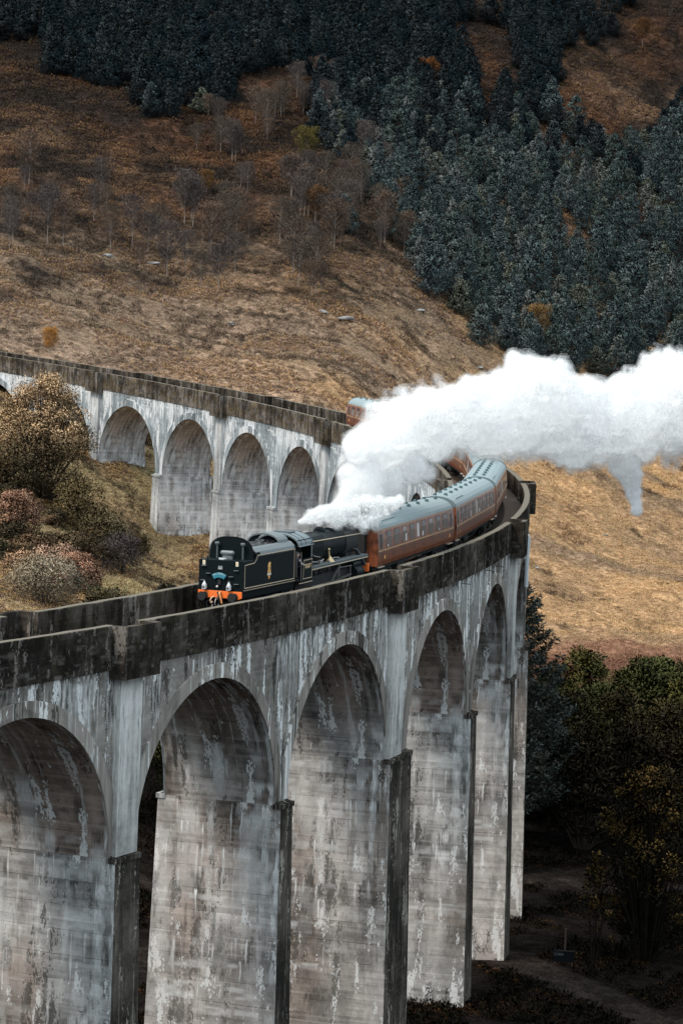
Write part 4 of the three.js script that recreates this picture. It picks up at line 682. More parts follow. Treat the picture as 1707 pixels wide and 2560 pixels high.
// ---- coaches
const grime = (() => { const N = 256, d = new Uint8Array(N * N * 4); for (let y = 0; y < N; y++) for (let x = 0; x < N; x++) { const v = clamp(215 + 60 * n2(x / 32, y / 32, 8, 8) + 45 * n2(x / 9, y / 30, 0, 0) + 30 * n2(x / 4, y / 4, 64, 64), 90, 255); d.set([v, v, v, 255], (y * N + x) * 4); } const t = new THREE.DataTexture(d, N, N); t.wrapS = t.wrapT = THREE.RepeatWrapping; t.magFilter = THREE.LinearFilter; t.repeat.set(0.4, 0.4); t.colorSpace = THREE.SRGBColorSpace; t.needsUpdate = true; return t; })();
const maroon = phys([0.25, 0.072, 0.028], 0.42, { clearcoat: 0.4, clearcoatRoughness: 0.3, map: grime }), maroonEnd = std([0.2, 0.06, 0.03], 0.6), coachRoof = std([0.2, 0.255, 0.268], 0.55), ventMat = std([0.05, 0.1, 0.11], 0.7), paneMat = phys([0.16, 0.125, 0.105], 0.12, { specularIntensity: 1 }), ventPane = phys([0.022, 0.022, 0.022], 0.15), palePaneMat = std([0.55, 0.52, 0.5], 0.8), lineMat = std([0.5, 0.3, 0.13], 0.6);
function makeCoach(label, group) {
  const c = thing('railway_coach', label, 'railway coach', group), L = 19.45;
  const sideP = [[1.33, 1.02], [1.395, 1.3], [1.41, 1.85], [1.385, 2.5], [1.33, 3.0], [1.285, 3.24]], roofP = [[1.31, 3.2], [1.22, 3.38], [1.02, 3.58], [0.7, 3.74], [0.35, 3.82], [0, 3.845]];
  const zAt = (y) => { for (let i = 0; i < sideP.length - 1; i++) if (y <= sideP[i + 1][1]) return lerp(sideP[i][0], sideP[i + 1][0], (y - sideP[i][1]) / (sideP[i + 1][1] - sideP[i][1])); return 1.285; };
  part('body', extrudeX([...sideP, ...sideP.map(([z, y]) => [-z, y]).reverse()], 0, L), maroon, c);
  part('roof', extrudeX([...roofP, ...roofP.slice(0, -1).map(([z, y]) => [-z, y]).reverse()], -0.02, L + 0.02), coachRoof, c);
  const hoop = (x) => extrudeX([...roofP.map(([z, y]) => [z * 1.012, y + 0.03]), ...roofP.slice(0, -1).map(([z, y]) => [-z * 1.012, y + 0.03]).reverse(), ...roofP.slice(0, -1).map(([z, y]) => [-z * 0.99, y - 0.02]), ...roofP.map(([z, y]) => [z * 0.99, y - 0.02]).reverse()], x, x + 0.06);
  for (const x of [0.02, L - 0.08]) part('roof_hoop', hoop(x), ventMat, c);
  for (let i = 0; i < 8; i++) for (const z of [-0.32, 0.32]) { const x = 1.4 + i * 2.36 + (z > 0 ? 0.5 : 0), y = 3.81; part('roof_ventilator', (() => { const g = new THREE.CylinderGeometry(0.1, 0.15, 0.16, 8); g.translate(x, y + 0.07, z); return g; })(), ventMat, c); }
  part('roof_pipe', bar([2, 3.62, 1.0], [5.2, 3.62, 1.0], 0.02, 0.02, 5), ventMat, c);
  for (const q of [-1, 1]) {
    const flat = (x, w, y0, y1, o, m, name, par, t = 0.012) => part(name, plank([x, y0, q * (zAt(y0) + o)], [x, y1, q * (zAt(y1) + o)], w, t), m, par);
    [2.55, 4.45, 6.35, 8.25, 11.2, 13.1, 15.0, 16.9].forEach((x, i) => {
      const w = flat(x, 1.36, 2.0, 3.04, 0.003, maroonEnd, 'window', c, 0.014);
      flat(x, 1.2, 2.07, 2.66, 0.014, paneMat, 'pane', w); flat(x, 1.0, 2.72, 2.98, 0.014, i % 3 === 2 ? paneMat : ventPane, 'ventilator_pane', w);
      if (i % 2 === 0) flat(x + (i % 4 ? 0.3 : -0.32), i % 3 ? 0.34 : 0.24, 2.08, 2.2 + (i % 3) * 0.16, 0.021, palePaneMat, 'pale_patch', w, 0.004);  // pale patches painting in curtains and white reflections on the panes
    });
    [0.75, 9.73, 18.6].forEach((x, i) => { const d = flat(x, 0.78, 1.16, 3.1, 0.003, maroon, 'door', c, 0.012); flat(x, 0.5, 2.1, 2.92, 0.013, i === 1 ? palePaneMat : ventPane, 'door_pane', d, 0.012); part('door_handle', box(x + 0.28, x + 0.34, 1.92, 1.95, q > 0 ? 1.41 : -1.45, q > 0 ? 1.45 : -1.41), brass, d); });
    part('waist_line', G([plank([0.02, 1.93, q * 1.412], [L - 0.02, 1.93, q * 1.412], 0.05, 0.02), plank([0.02, 3.14, q * 1.312], [L - 0.02, 3.14, q * 1.312], 0.028, 0.02)]), lineMat, c);
    for (const x of [1.5, 18.2]) { const [g, m] = printed(0.34, 0.28, 68, 56, (k, w, h) => { k.clearRect(0, 0, w, h); k.fillStyle = '#e6a458'; k.fillRect(6, 6, 56, 44); }); if (q < 0) g.rotateY(Math.PI); g.translate(x, 1.5, q * 1.424); part('number_patch', g, m, c); }
    part('footboard', G([box(0.3, 1.6, 0.92, 0.96, q > 0 ? 1.2 : -1.42, q > 0 ? 1.42 : -1.2), box(17.9, 19.2, 0.92, 0.96, q > 0 ? 1.2 : -1.42, q > 0 ? 1.42 : -1.2)]), std([0.4, 0.33, 0.26], 0.7), c);
  }
  for (const x of [0, L]) part('gangway', G([box(x - 0.32, x + 0.32, 1.1, 3.45, -0.62, -0.5), box(x - 0.32, x + 0.32, 1.1, 3.45, 0.5, 0.62), box(x - 0.32, x + 0.32, 3.3, 3.5, -0.62, 0.62), ...[-0.2, 0, 0.2].map((k) => box(x + k - 0.03, x + k + 0.03, 1.06, 3.54, -0.66, 0.66))]), sooty, c);
  part('underframe', G([box(0.1, L - 0.1, 0.8, 1.04, -1.2, 1.2), box(5.6, 7.6, 0.42, 0.82, 0.6, 1.15), box(10.5, 13.2, 0.4, 0.82, -1.15, -0.5), bar([4, 0.78, 0.9], [8, 0.4, 0.9], 0.04), bar([8, 0.4, 0.9], [11.5, 0.4, 0.9], 0.04), bar([11.5, 0.4, 0.9], [15.4, 0.78, 0.9], 0.04), ...[-1, 1].flatMap((q) => [discX(-0.28, 1.05, q * 0.87, 0.1, 0.5), discX(L + 0.28, 1.05, q * 0.87, 0.1, 0.5)])]), sooty, c);
  for (const x of [2.6, L - 2.6]) {
    const b = part('bogie', G([box(x - 1.75, x + 1.75, 0.45, 0.75, 0.95, 1.08, 0.03), box(x - 1.75, x + 1.75, 0.45, 0.75, -1.08, -0.95, 0.03), box(x - 0.3, x + 0.3, 0.35, 0.85, -1.1, 1.1), ...[-1, 1].map((q) => box(x - 1.45, x - 1.05, 0.3, 0.65, q > 0 ? 1.05 : -1.2, q > 0 ? 1.2 : -1.05)), ...[-1, 1].map((q) => box(x + 1.05, x + 1.45, 0.3, 0.65, q > 0 ? 1.05 : -1.2, q > 0 ? 1.2 : -1.05))]), sooty, c);
    for (const k of [-1.25, 1.25]) part('wheelset', G([disc(x + k, 0.46, 0.76, 0.46, 0.12, 24), disc(x + k, 0.46, -0.76, 0.46, 0.12, 24), disc(x + k, 0.46, 0, 0.08, 1.5, 8)]), sooty, b);
  }
  return shade(c);
}
{
  const first = makeCoach('maroon coach with pale roof next behind the locomotive, its end wall showing');
  const C0 = 44.9, STEP = 20.15;
  setOnTrack(first, C0, C0 + 19.45);
  const say = ['maroon coach second in the train, coupled between first and third coaches', 'maroon coach third in the train, turning the bend below the steam cloud', null, null, null, 'last maroon coach of the train, emerging left of the steam on the far arches'];
  for (let i = 1; i < 7; i++) {
    const c = first.clone(); c.name = numbered('railway_coach'); scene.add(c); c.userData = { ...first.userData, label: say[i - 1] ?? 'maroon coach in the middle of the train, hidden behind the steam cloud' };
    if (!say[i - 1]) c.userData.group = 'maroon coaches hidden by the steam';
    setOnTrack(c, C0 + STEP * i, C0 + STEP * i + 19.45);
  }
}
// ---------------------------------------------------------------- foliage helpers
class Leaves {                                                      // many small leaf blades with their own colours
  constructor(seed) { this.r = rng(seed); this.p = []; this.n = []; this.c = []; }
  blade(x, y, z, dir, len, wid, nx, ny, nz, col) {                  // a diamond from (x, y, z) along dir
    const r = this.r, ax = r() - 0.5, ay = r() - 0.5, az = r() - 0.5;
    let sx = dir[1] * az - dir[2] * ay, sy = dir[2] * ax - dir[0] * az, sz = dir[0] * ay - dir[1] * ax; const l = Math.hypot(sx, sy, sz) || 1; sx *= wid / 2 / l; sy *= wid / 2 / l; sz *= wid / 2 / l;
    const ex = x + dir[0] * len, ey = y + dir[1] * len, ez = z + dir[2] * len, mx = x + dir[0] * len * 0.5, my = y + dir[1] * len * 0.5, mz = z + dir[2] * len * 0.5;
    this.p.push(x, y, z, mx + sx, my + sy, mz + sz, ex, ey, ez, x, y, z, ex, ey, ez, mx - sx, my - sy, mz - sz);
    for (let i = 0; i < 6; i++) { this.n.push(nx, ny, nz); this.c.push(col[0], col[1], col[2]); }
  }
  clump(cx, cy, cz, R, n, len, wid, col, o = {}) {                  // blades over a ragged ball
    const r = this.r, flat = o.flat ?? 1, up = o.up ?? 0.3;
    for (let i = 0; i < n; i++) {
      const t = r() * 6.283, w = r() * 2 - 1, q = Math.sqrt(1 - w * w), k = R * Math.pow(r(), 0.45), dx = q * Math.cos(t), dy = w, dz = q * Math.sin(t);
      let ux = dx + (r() - 0.5) * 1.2, uy = dy * 0.7 + up + (r() - 0.5) * 1.0, uz = dz + (r() - 0.5) * 1.2; const l = Math.hypot(ux, uy, uz) || 1; ux /= l; uy /= l; uz /= l;
      let nx = dx * 0.8 + (r() - 0.5) * 0.7, ny = dy * 0.8 + 0.3 + (r() - 0.5) * 0.6, nz = dz * 0.8 + (r() - 0.5) * 0.7; if (o.c) { const ox = cx - o.c[0], oy = cy - o.c[1], oz = cz - o.c[2], ol = Math.hypot(ox, oy, oz) || 1; nx += 1.1 * ox / ol; ny += 1.1 * oy / ol; nz += 1.1 * oz / ol; } const m = Math.hypot(nx, ny, nz) || 1;
      const v = 0.7 + 0.6 * r(), C = typeof col === 'function' ? col(r) : col;
      this.blade(cx + dx * k, cy + dy * k * flat, cz + dz * k, [ux, uy, uz], len * (0.6 + 0.8 * r()), wid * (0.6 + 0.8 * r()), nx / m, ny / m, nz / m, [C[0] * v, C[1] * v, C[2] * v]);
    }
    return this;
  }
  add(g, col) { const q = g.index ? g.toNonIndexed() : g; const P = q.attributes.position, N = q.attributes.normal; for (let i = 0; i < P.count; i++) { this.p.push(P.getX(i), P.getY(i), P.getZ(i)); this.n.push(N.getX(i), N.getY(i), N.getZ(i)); this.c.push(...col); } return this; }
  build() { const g = new THREE.BufferGeometry(); g.setAttribute('position', new THREE.Float32BufferAttribute(this.p, 3)); g.setAttribute('normal', new THREE.Float32BufferAttribute(this.n, 3)); g.setAttribute('color', new THREE.Float32BufferAttribute(this.c, 3)); return g; }
}
const leafMat = new THREE.MeshLambertMaterial({ vertexColors: true, side: THREE.DoubleSide });
const barkDark = dull([0.05, 0.04, 0.033]), barkBlack = dull([0.014, 0.012, 0.01]), barkPale = dull([0.3, 0.26, 0.24]);
const tones = (c, v) => (r) => { const k = 1 + (r() - 0.5) * v; return [c[0] * k, c[1] * k, c[2] * k]; };
function limbs(list, n = 6) { return G(list.map(([a, b, r0, r1]) => bar(a, b, r0, r1, n))); }

// ---- the moor's ground cover
{
  const r = rng(99), mk = (seed, fn) => { const L = new Leaves(seed); fn(L, L.r); return L.build(); };
  const W1 = [1, 1, 1]; let seedK = 0;
  const tuft = mk(1, (L, q) => { for (let i = 0; i < 34; i++) { const t = q() * 6.28, o = 0.2 + q() * 0.9, dx = Math.cos(t) * o, dz = Math.sin(t) * o, l = Math.hypot(dx, 1, dz), b = 0.42 * Math.sqrt(q()); L.blade(Math.cos(t * 3) * b, 0, Math.sin(t * 3) * b, [dx / l, 1 / l, dz / l], 0.16 + q() * 0.22, 0.05, dx * 0.4, 1, dz * 0.4, [1, 1, 1].map((v, i, A) => v * (0.85 + 0.3 * HASH[(seedK += 1) & 1023] * 0.5))); } });
  const frond = mk(2, (L, q) => { for (let i = 0; i < 7; i++) { const t = q() * 6.28, R = 0.5 * Math.sqrt(q()); L.clump(Math.cos(t) * R, 0.12 + 0.2 * q(), Math.sin(t) * R, 0.2 + 0.14 * q(), 13, 0.15, 0.08, tones(W1.map(() => 0.7 + 0.6 * q()), 0.7), { flat: 0.6, up: 0, c: [0, -0.3, 0] }); } });
  const cushion = mk(3, (L, q) => { L.clump(0, 0.05, 0, 0.5, 80, 0.14, 0.06, tones(W1, 0.7), { flat: 0.7, up: 0.4, c: [0, -0.3, 0] }); });
  const kinds = { moor_grass: [tuft, []], bracken: [frond, []], heather: [cushion, []] };
  const o = new THREE.Object3D(), c = new THREE.Color();
  const put = (kind, a, d, s, sy, col) => { const [x, y] = toPlan(a, d); kinds[kind][1].push([x, y, landAD(a, d) - 0.05, s, sy, col, r() * 6.28]); };
  const N = 520000;
  for (let i = 0; i < N; i++) {
    const d = i < 110000 ? Math.sqrt(lerp(270 * 270, 400 * 400, r())) : Math.sqrt(lerp(380 * 380, 1060 * 1060, r())), a = (r() * 2 - 1) * 0.132 * d, F = lerp(0.5, 1.0, smoothstep(d, 320, 760));
    if (d < 330 && a > 8) continue;
    const z = landAD(a, d), T = turfColor(a, d, z), t = a / d, hill = smoothstep(z, 4, 75), m = 1.25 * fbm2(a * 0.075 + 40, d * 0.05, 3), n = fbm2(a * 0.28 + 4, d * 0.2 + 9, 2), right = smoothstep(t, 0.022, 0.055) * (1 - hill);
    if (z < -24 && d < 335) continue;
    const w = n * 1.3 + m;
    const k = lerp(0.76 + 0.5 * r(), 0.88 + 0.24 * r(), right);
    if (w > 0.2 + right * 0.5) { if (r() < 0.6) put('heather', a, d, F * (0.8 + 1.9 * r() * r()), 0.7 + 0.9 * r(), mix3(T, [0.034, 0.029, 0.024], 0.55 + 0.42 * r()).map((v) => v * k)); }
    else if (m < -0.04 - right * 0.6 + hill * 0.2 && w < 0.12) { if (r() < 0.8) put('bracken', a, d, F * (0.7 + 1.3 * r() * r()), 0.7 + 0.8 * r(), mix3(T, r() < 0.5 ? [0.29, 0.165, 0.105] : [0.2, 0.13, 0.095], (0.25 + 0.5 * r()) * (1 - 0.8 * hill)).map((v) => v * k * 1.1)); }
    else if (r() < 0.85) put('moor_grass', a, d, F * (0.8 + 0.9 * r()), 0.7 + 0.7 * r(), T.map((v) => v * k * 1.2));
  }
  const say = { moor_grass: 'straw coloured moor grass covering the hillside and meadow', bracken: 'rusty brown bracken spread over the hillside', heather: 'dark heather tufts scattered over the hillside' };
  for (const [name, [g, L]] of Object.entries(kinds)) {
    const im = new THREE.InstancedMesh(g, leafMat, L.length); im.name = name; im.userData.kind = 'stuff'; tag(im, say[name], name.replace('_', ' '));
    L.forEach(([x, y, z, s, sy, col, ry], i) => { o.position.copy(V(x, y, z)); o.rotation.set(0, ry, 0); o.scale.set(s, s * sy, s); o.updateMatrix(); im.setMatrixAt(i, o.matrix); im.setColorAt(i, c.setRGB(...col)); });
    im.castShadow = im.receiveShadow = true; scene.add(im);
  }
  console.log(Object.entries(kinds).map(([k, v]) => k + ' ' + v[1].length).join(', '));
}

// ---- pines on the hill
function pineParts(seed, H, col) {
  const L = new Leaves(seed), r = L.r, levels = 8, lean = (r() - 0.5) * 0.9, C = [0, H * 0.42, 0], wide = 0.25 + 0.19 * r(), limbsL = [[[0, -0.5, 0], [lean * 0.4, H * 0.55, 0.05], 0.16, 0.1], [[lean * 0.4, H * 0.55, 0.05], [lean, H * 0.93, 0], 0.1, 0.03]];
  for (let k = 0; k < levels; k++) {
    const t = k / (levels - 1), y = H * (0.14 + 0.8 * t), R = H * wide * Math.pow(1 - t, 0.8) * (t < 0.25 ? 0.7 + 1.2 * t : 1) + 0.3, n = Math.round(3 + 6 * (1 - t));
    for (let i = 0; i < n; i++) {
      const a = i / n * 6.28 + r() * 1.3 + k, q = R * (0.4 + 0.65 * r()), x = Math.cos(a) * q + lean * t, z = Math.sin(a) * q, yy = y + (r() - 0.4) * 1.0, s = 0.7 + 0.6 * r(), tone = 0.62 + 0.75 * r();
      limbsL.push([[lean * t, y - 0.25, 0], [x * 0.85, yy, z * 0.85], 0.05, 0.02]);
      L.clump(x, yy, z, s * (0.6 + 0.45 * (1 - t)), 80, 0.4, 0.2, col.map((c) => c * tone), { flat: 0.75, up: 0.45, c: C });
    }
  }
  L.clump(lean, H * 0.97, 0, 0.4, 24, 0.32, 0.1, col, { up: 1, c: C });
  return [L.build(), limbs(limbsL, 5)];
}
const PINE = [[0.108, 0.138, 0.136], [0.08, 0.112, 0.115], [0.14, 0.158, 0.145], [0.1, 0.132, 0.14], [0.07, 0.1, 0.096], [0.12, 0.135, 0.11], [0.06, 0.085, 0.088], [0.13, 0.15, 0.15]].map((c, i) => pineParts(200 + i, [9, 10.5, 8, 9.5, 11, 7.5, 12, 9][i], c));
const PINE_SHADED = [[0.022, 0.036, 0.045], [0.03, 0.04, 0.045], [0.038, 0.05, 0.056]].map((c, i) => pineParts(240 + i, 9, c));  // dark pines whose crown colour also holds the upper hill's shade
function tree(name, crown, trunk, bark, label, category, group) { const t = thing(name, label, category, group); part('trunk', trunk, bark, t); part('crown', crown, leafMat, t); return t; }
function stand(t, x, y, z, ry, s, sy = s) { t.position.copy(V(x, y, z)); t.rotation.y = ry; t.scale.set(s, sy, s); return t; }
{
  const r = rng(314), put = [], cell = new Map(), key = (x, y) => Math.floor(x / 5) + ',' + Math.floor(y / 5);
  for (let i = 0; i < 60000; i++) {
    const d = Math.sqrt(lerp(560 * 560, 1120 * 1120, r())), a = (r() * 2 - 1) * 0.135 * d, [x, y] = toPlan(a, d), z = landAD(a, d), [u, v] = pixel(x, y, z);
    const top = v < 250 + 160 * smoothstep(u, 500, 900) || inside(WOOD_TOP, u, v), gap = fbm2(a * 0.05 + 77, d * 0.03, 3);
    const eu = u + 150 * fbm2(a * 0.06 + 11, d * 0.04, 3), ev = v + 110 * fbm2(a * 0.06 + 61, d * 0.04, 3);
    if (!woodAt(eu, ev) || v < -330 || gap > (inside(WOOD_TOP, u, v) ? 0.5 : top ? 0.3 : 0.28)) continue;
    const s = (0.75 + 0.75 * r() * r() + 0.2 * r()) * (v > 1000 ? 0.8 : 1), minD = (top ? 3.9 : 5.0) * s; let ok = true;
    for (let p = -1; p <= 1 && ok; p++) for (let q = -1; q <= 1 && ok; q++) for (const [X, Y] of cell.get(key(x + p * 5, y + q * 5)) ?? []) if (Math.hypot(X - x, Y - y) < minD) { ok = false; break; }
    if (!ok) continue;
    const k = key(x, y); if (!cell.has(k)) cell.set(k, []); cell.get(k).push([x, y]);
    put.push({ x, y, z, d, u, v, s, dark: r() < smoothstep(620 - v, 120, 420) || (top && inside(WOOD_TOP, u, v)), ry: r() * 6.28, k: Math.floor(r() * 24) });
  }
  put.sort((p, q) => p.d - q.d);
  const shown = put.filter((p) => p.u > -20 && p.u < 1727 && p.v > -10), protos = new Map(), one = new Set(shown.slice(0, 290));
  const get = (p) => { const id = (p.dark ? 'd' : 'b') + p.k % (p.dark ? 3 : 8); const [c, t] = p.dark ? PINE_SHADED[p.k % 3] : PINE[p.k % 8]; return [id, c, t]; };
  for (const p of one) {
    const [id, c, t] = get(p), label = p.dark ? 'blackish pine high on the hillside, partly darkened with painted shade' : 'blue-green bushy pine crowded in the wood on the right hillside', group = p.dark ? 'shade tinted pines of the upper wood' : 'pines of the wood on the right';
    let q = protos.get(id);
    if (!q) { q = tree('pine_tree', c, t, barkDark, label, 'pine', group); protos.set(id, q); } else { const n = q.clone(); n.name = numbered('pine_tree'); n.userData = { label, category: 'pine', group }; scene.add(n); q = n; }
    stand(q, p.x, p.y, p.z - 0.2, p.ry, p.s, p.s * (0.9 + 0.25 * ((p.k * 7) % 5) / 5));
  }
  const rest = put.filter((p) => !one.has(p)), by = new Map();
  for (const p of rest) { const [id] = get(p); if (!by.has(id)) by.set(id, []); by.get(id).push(p); }
  const wood = thing('pine_wood', 'dark mass of distant pines filling the top of the hillside', 'pine wood'); wood.userData.kind = 'stuff';
  const o = new THREE.Object3D();
  for (const [, L] of by) { const [, c, t] = get(L[0]); const im = new THREE.InstancedMesh(c, leafMat, L.length), it = new THREE.InstancedMesh(t, barkDark, L.length); im.name = 'crown'; it.name = 'trunk'; im.userData.kind = it.userData.kind = 'stuff'; L.forEach((p, i) => { o.position.copy(V(p.x, p.y, p.z - 0.2)); o.rotation.set(0, p.ry, 0); o.scale.set(p.s, p.s, p.s); o.updateMatrix(); im.setMatrixAt(i, o.matrix); it.setMatrixAt(i, o.matrix); }); wood.add(im, it); }
  console.log('pines', put.length, 'shown', shown.length);
}
// ---- bare birches
function birchParts(seed, H, col, dens = 1) {
  const L = new Leaves(seed), r = L.r, t = [[[0, -0.4, 0], [0.12 * (r() - 0.5) * 2, H * 0.5, 0.1], 0.085, 0.06], [[0, H * 0.5, 0.1], [0.2 * (r() - 0.5), H * 0.97, 0], 0.06, 0.015]];
  for (let i = 0; i < 26; i++) {
    const f = 0.28 + 0.68 * (i / 25), a = i * 2.4 + r(), y = H * f, R = H * 0.27 * Math.sin(Math.PI * clamp((f - 0.15) / 0.9, 0.05, 1)) * (0.6 + 0.6 * r()) + 0.15, e = [Math.cos(a) * R, y + R * 0.9, Math.sin(a) * R];
    t.push([[0, y - 0.3, 0.05], e, 0.035, 0.012]);
    L.clump(e[0], e[1], e[2], 1.0, Math.round(120 * dens), 0.34, 0.085, tones(col, 0.7), { up: 0.5 }); L.clump(e[0] * 0.55, e[1] - R * 0.3, e[2] * 0.55, 0.9, Math.round(70 * dens), 0.34, 0.08, tones(col, 0.7), { up: 0.6 });
  }
  return [L.build(), limbs(t, 5)];
}
const BIRCH = [[0.125, 0.105, 0.098], [0.1, 0.086, 0.084], [0.16, 0.112, 0.085], [0.115, 0.095, 0.078]].map((c, i) => birchParts(300 + i, 10, c));
{
  const r = rng(2718), protos = [], areas = [[500, 370, 860, 580, 46], [400, 500, 520, 710, 15], [0, 380, 140, 620, 16], [540, 200, 720, 330, 16], [840, 430, 920, 590, 8], [640, 500, 780, 590, 12], [600, 610, 720, 690, 6], [180, 440, 400, 600, 12], [420, 260, 520, 400, 9], [300, 560, 480, 640, 6]];
  const label = 'slender bare birch with a pale stem among the bracken on the hillside', group = 'bare birches on the hillside';
  for (const [x0, y0, x1, y1, n] of areas) for (let i = 0; i < n * 0.7; i++) {
    const u = lerp(x0, x1, r()) * 1.0887, v = lerp(y0, y1, r()) * 1.0887, [x, y, z] = onGround(u, v, 420), k = Math.floor(r() * 4);
    let q = protos[k];
    if (!q) q = protos[k] = tree('birch_tree', BIRCH[k][0], BIRCH[k][1], barkPale, label, 'birch', group); else { const c = q.clone(); c.name = numbered('birch_tree'); scene.add(c); q = c; q.userData = { label, category: 'birch', group }; }
    stand(q, x, y, z, r() * 6.28, 0.45 + 0.6 * r());
  }
  const special = [[732, 425, 1.0, [0.15, 0.125, 0.045], 'olive yellow birch standing alone right of the hillside birches'], [487, 490, 0.55, [0.21, 0.12, 0.05], 'small round ochre tree among the hillside birches'], [1030, 240, 1.0, [0.17, 0.075, 0.03], 'rust coloured larch in the dark wood high on the hillside'], [1322, 880, 1.0, [0.27, 0.17, 0.075], 'pale golden larch at the foot of the pine wood above the steam'], [112, 893, 0.42, [0.5, 0.24, 0.06], 'small bright orange tree behind the far left parapet'], [1180, 690, 0.7, [0.16, 0.085, 0.04], 'small russet birch at the lower edge of the pine wood'], [1555, 120, 0.9, [0.14, 0.075, 0.035], 'brown tree beside the clearing at the top right'], [760, 560, 0.8, [0.17, 0.1, 0.055], 'tan birch below the grey birches near the middle of the slope']];
  special.forEach(([u, v, s, c, say], i) => { const [x, y, z] = onGround(u, v, 420), [cr, tr] = birchParts(350 + i, 9, c, 1.9); stand(tree('autumn_tree', cr, tr, barkPale, say, 'tree'), x, y, z, i, s); });
}
// ---- shrubs and trees of the valley
function bushParts(seed, w, h, col, len, o = {}) {
  const L = new Leaves(seed), r = L.r, t = [], n = o.n ?? 46, per = o.per ?? 110;
  for (let i = 0; i < n; i++) {
    const f = Math.pow(r(), 0.8), a = r() * 6.28, y = h * (0.06 + 0.86 * f), R = w * Math.pow(Math.max(0.05, 1 - Math.pow(Math.abs(f - 0.32) / 0.72, 2)), 0.55) * Math.sqrt(r()) * 0.88, x = Math.cos(a) * R, z = Math.sin(a) * R, tone = 0.55 + 0.95 * r() * (0.55 + 0.5 * f);
    if (i % 3 === 0) t.push([[x * 0.15, -0.3, z * 0.15], [x * 0.5, y * 0.5, z * 0.5], 0.009 * h, 0.006 * h], [[x * 0.5, y * 0.5, z * 0.5], [x, y, z], 0.006 * h, 0.002 * h]);
    const c = o.tip && f > (o.from_ ?? 0.45) && r() < (o.share ?? 0.75) ? o.tip : col;
    L.clump(x, y, z, (o.clump ?? 0.24) * w * (0.7 + 0.6 * r()), per, len, len * (o.thin ?? 0.5), tones(c.map((q) => q * tone), 0.5), { flat: 0.8, up: o.up ?? 0.3, c: [0, h * 0.35, 0] });
  }
  return [L.build(), limbs(t, 5)];
}
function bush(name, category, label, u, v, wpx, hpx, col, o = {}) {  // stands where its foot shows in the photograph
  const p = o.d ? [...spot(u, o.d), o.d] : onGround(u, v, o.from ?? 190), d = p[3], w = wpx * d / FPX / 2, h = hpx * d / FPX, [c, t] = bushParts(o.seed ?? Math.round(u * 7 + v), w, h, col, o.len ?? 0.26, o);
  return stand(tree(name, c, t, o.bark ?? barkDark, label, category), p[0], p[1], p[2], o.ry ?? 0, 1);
}
const GOLD = [0.24, 0.155, 0.07], OLIVE = [0.085, 0.07, 0.035];
bush('golden_tree', 'tree', 'tall round tree with golden brown top at the left end of the far arches', 104, 1200, 290, 325, [0.17, 0.128, 0.075], { d: 346, tip: [0.5, 0.35, 0.21], n: 260, per: 150, len: 0.24, thin: 0.5, clump: 0.17, from_: 0.42, share: 0.85 });
bush('shrub', 'shrub', 'dark brown shrub below the golden tree at the left edge', 20, 1235, 190, 120, [0.11, 0.085, 0.05], { d: 338, n: 60 });
bush('shrub', 'shrub', 'olive brown shrub between the golden tree and the far pier', 200, 1250, 190, 130, [0.14, 0.108, 0.055], { d: 338, n: 60 });
bush('shrub', 'shrub', 'dark green brown shrub at the foot of the leftmost visible pier', 265, 1285, 190, 95, [0.1, 0.085, 0.048], { d: 334, n: 60 });
bush('shrub', 'shrub', 'dark purple grey thicket left of the far pier foot', 305, 1335, 180, 100, [0.085, 0.07, 0.07], { d: 325, n: 60, len: 0.26, thin: 0.25 });
bush('shrub', 'shrub', 'shadowy brown shrub in front of the dark thicket', 180, 1335, 170, 65, [0.12, 0.09, 0.055], { d: 322, n: 50 });
bush('bracken_bush', 'shrub', 'bright rusty orange bush at the left edge under the golden tree', 45, 1300, 150, 115, [0.37, 0.22, 0.15], { d: 323, n: 90, per: 150, clump: 0.17, len: 0.2, up: 0 });
bush('bracken_bush', 'shrub', 'pinkish brown bracken bush left of the dark thicket', 150, 1395, 170, 70, [0.42, 0.28, 0.2], { d: 312, n: 70, per: 140, clump: 0.2, len: 0.2, up: 0 });
bush('bracken_bush', 'shrub', 'large rust red bracken bush in the middle of the left slope', 195, 1480, 180, 95, [0.38, 0.22, 0.15], { d: 303, n: 90, per: 150, clump: 0.17, len: 0.2, up: 0 });
bush('bracken_bush', 'shrub', 'tan bracken patch left of the rust red bush', 60, 1420, 130, 45, [0.46, 0.3, 0.19], { d: 309, n: 40, len: 0.2, up: 0 });
bush('grey_shrub', 'shrub', 'grey green wispy shrub just above the near parapet at left', 120, 1560, 235, 115, [0.24, 0.205, 0.145], { d: 292, n: 90, len: 0.3, thin: 0.2, tip: [0.4, 0.345, 0.255] });
bush('grey_shrub', 'shrub', 'small olive shrub right of the grey green wispy shrub', 255, 1530, 90, 60, [0.12, 0.1, 0.055], { d: 294, n: 40, len: 0.26, thin: 0.3 });
bush('shrub', 'shrub', 'low dark shrub beside the path left of the tender', 425, 1400, 60, 30, [0.07, 0.066, 0.05], { d: 318, n: 24 });
bush('shrub', 'shrub', 'dark shrub on the slope seen through the second far arch', 505, 1260, 70, 60, [0.06, 0.062, 0.05], { d: 372, n: 30 });
bush('shrub', 'shrub', 'olive bush seen through the first far arch', 350, 1190, 130, 110, [0.11, 0.082, 0.03], { d: 392, n: 50 });
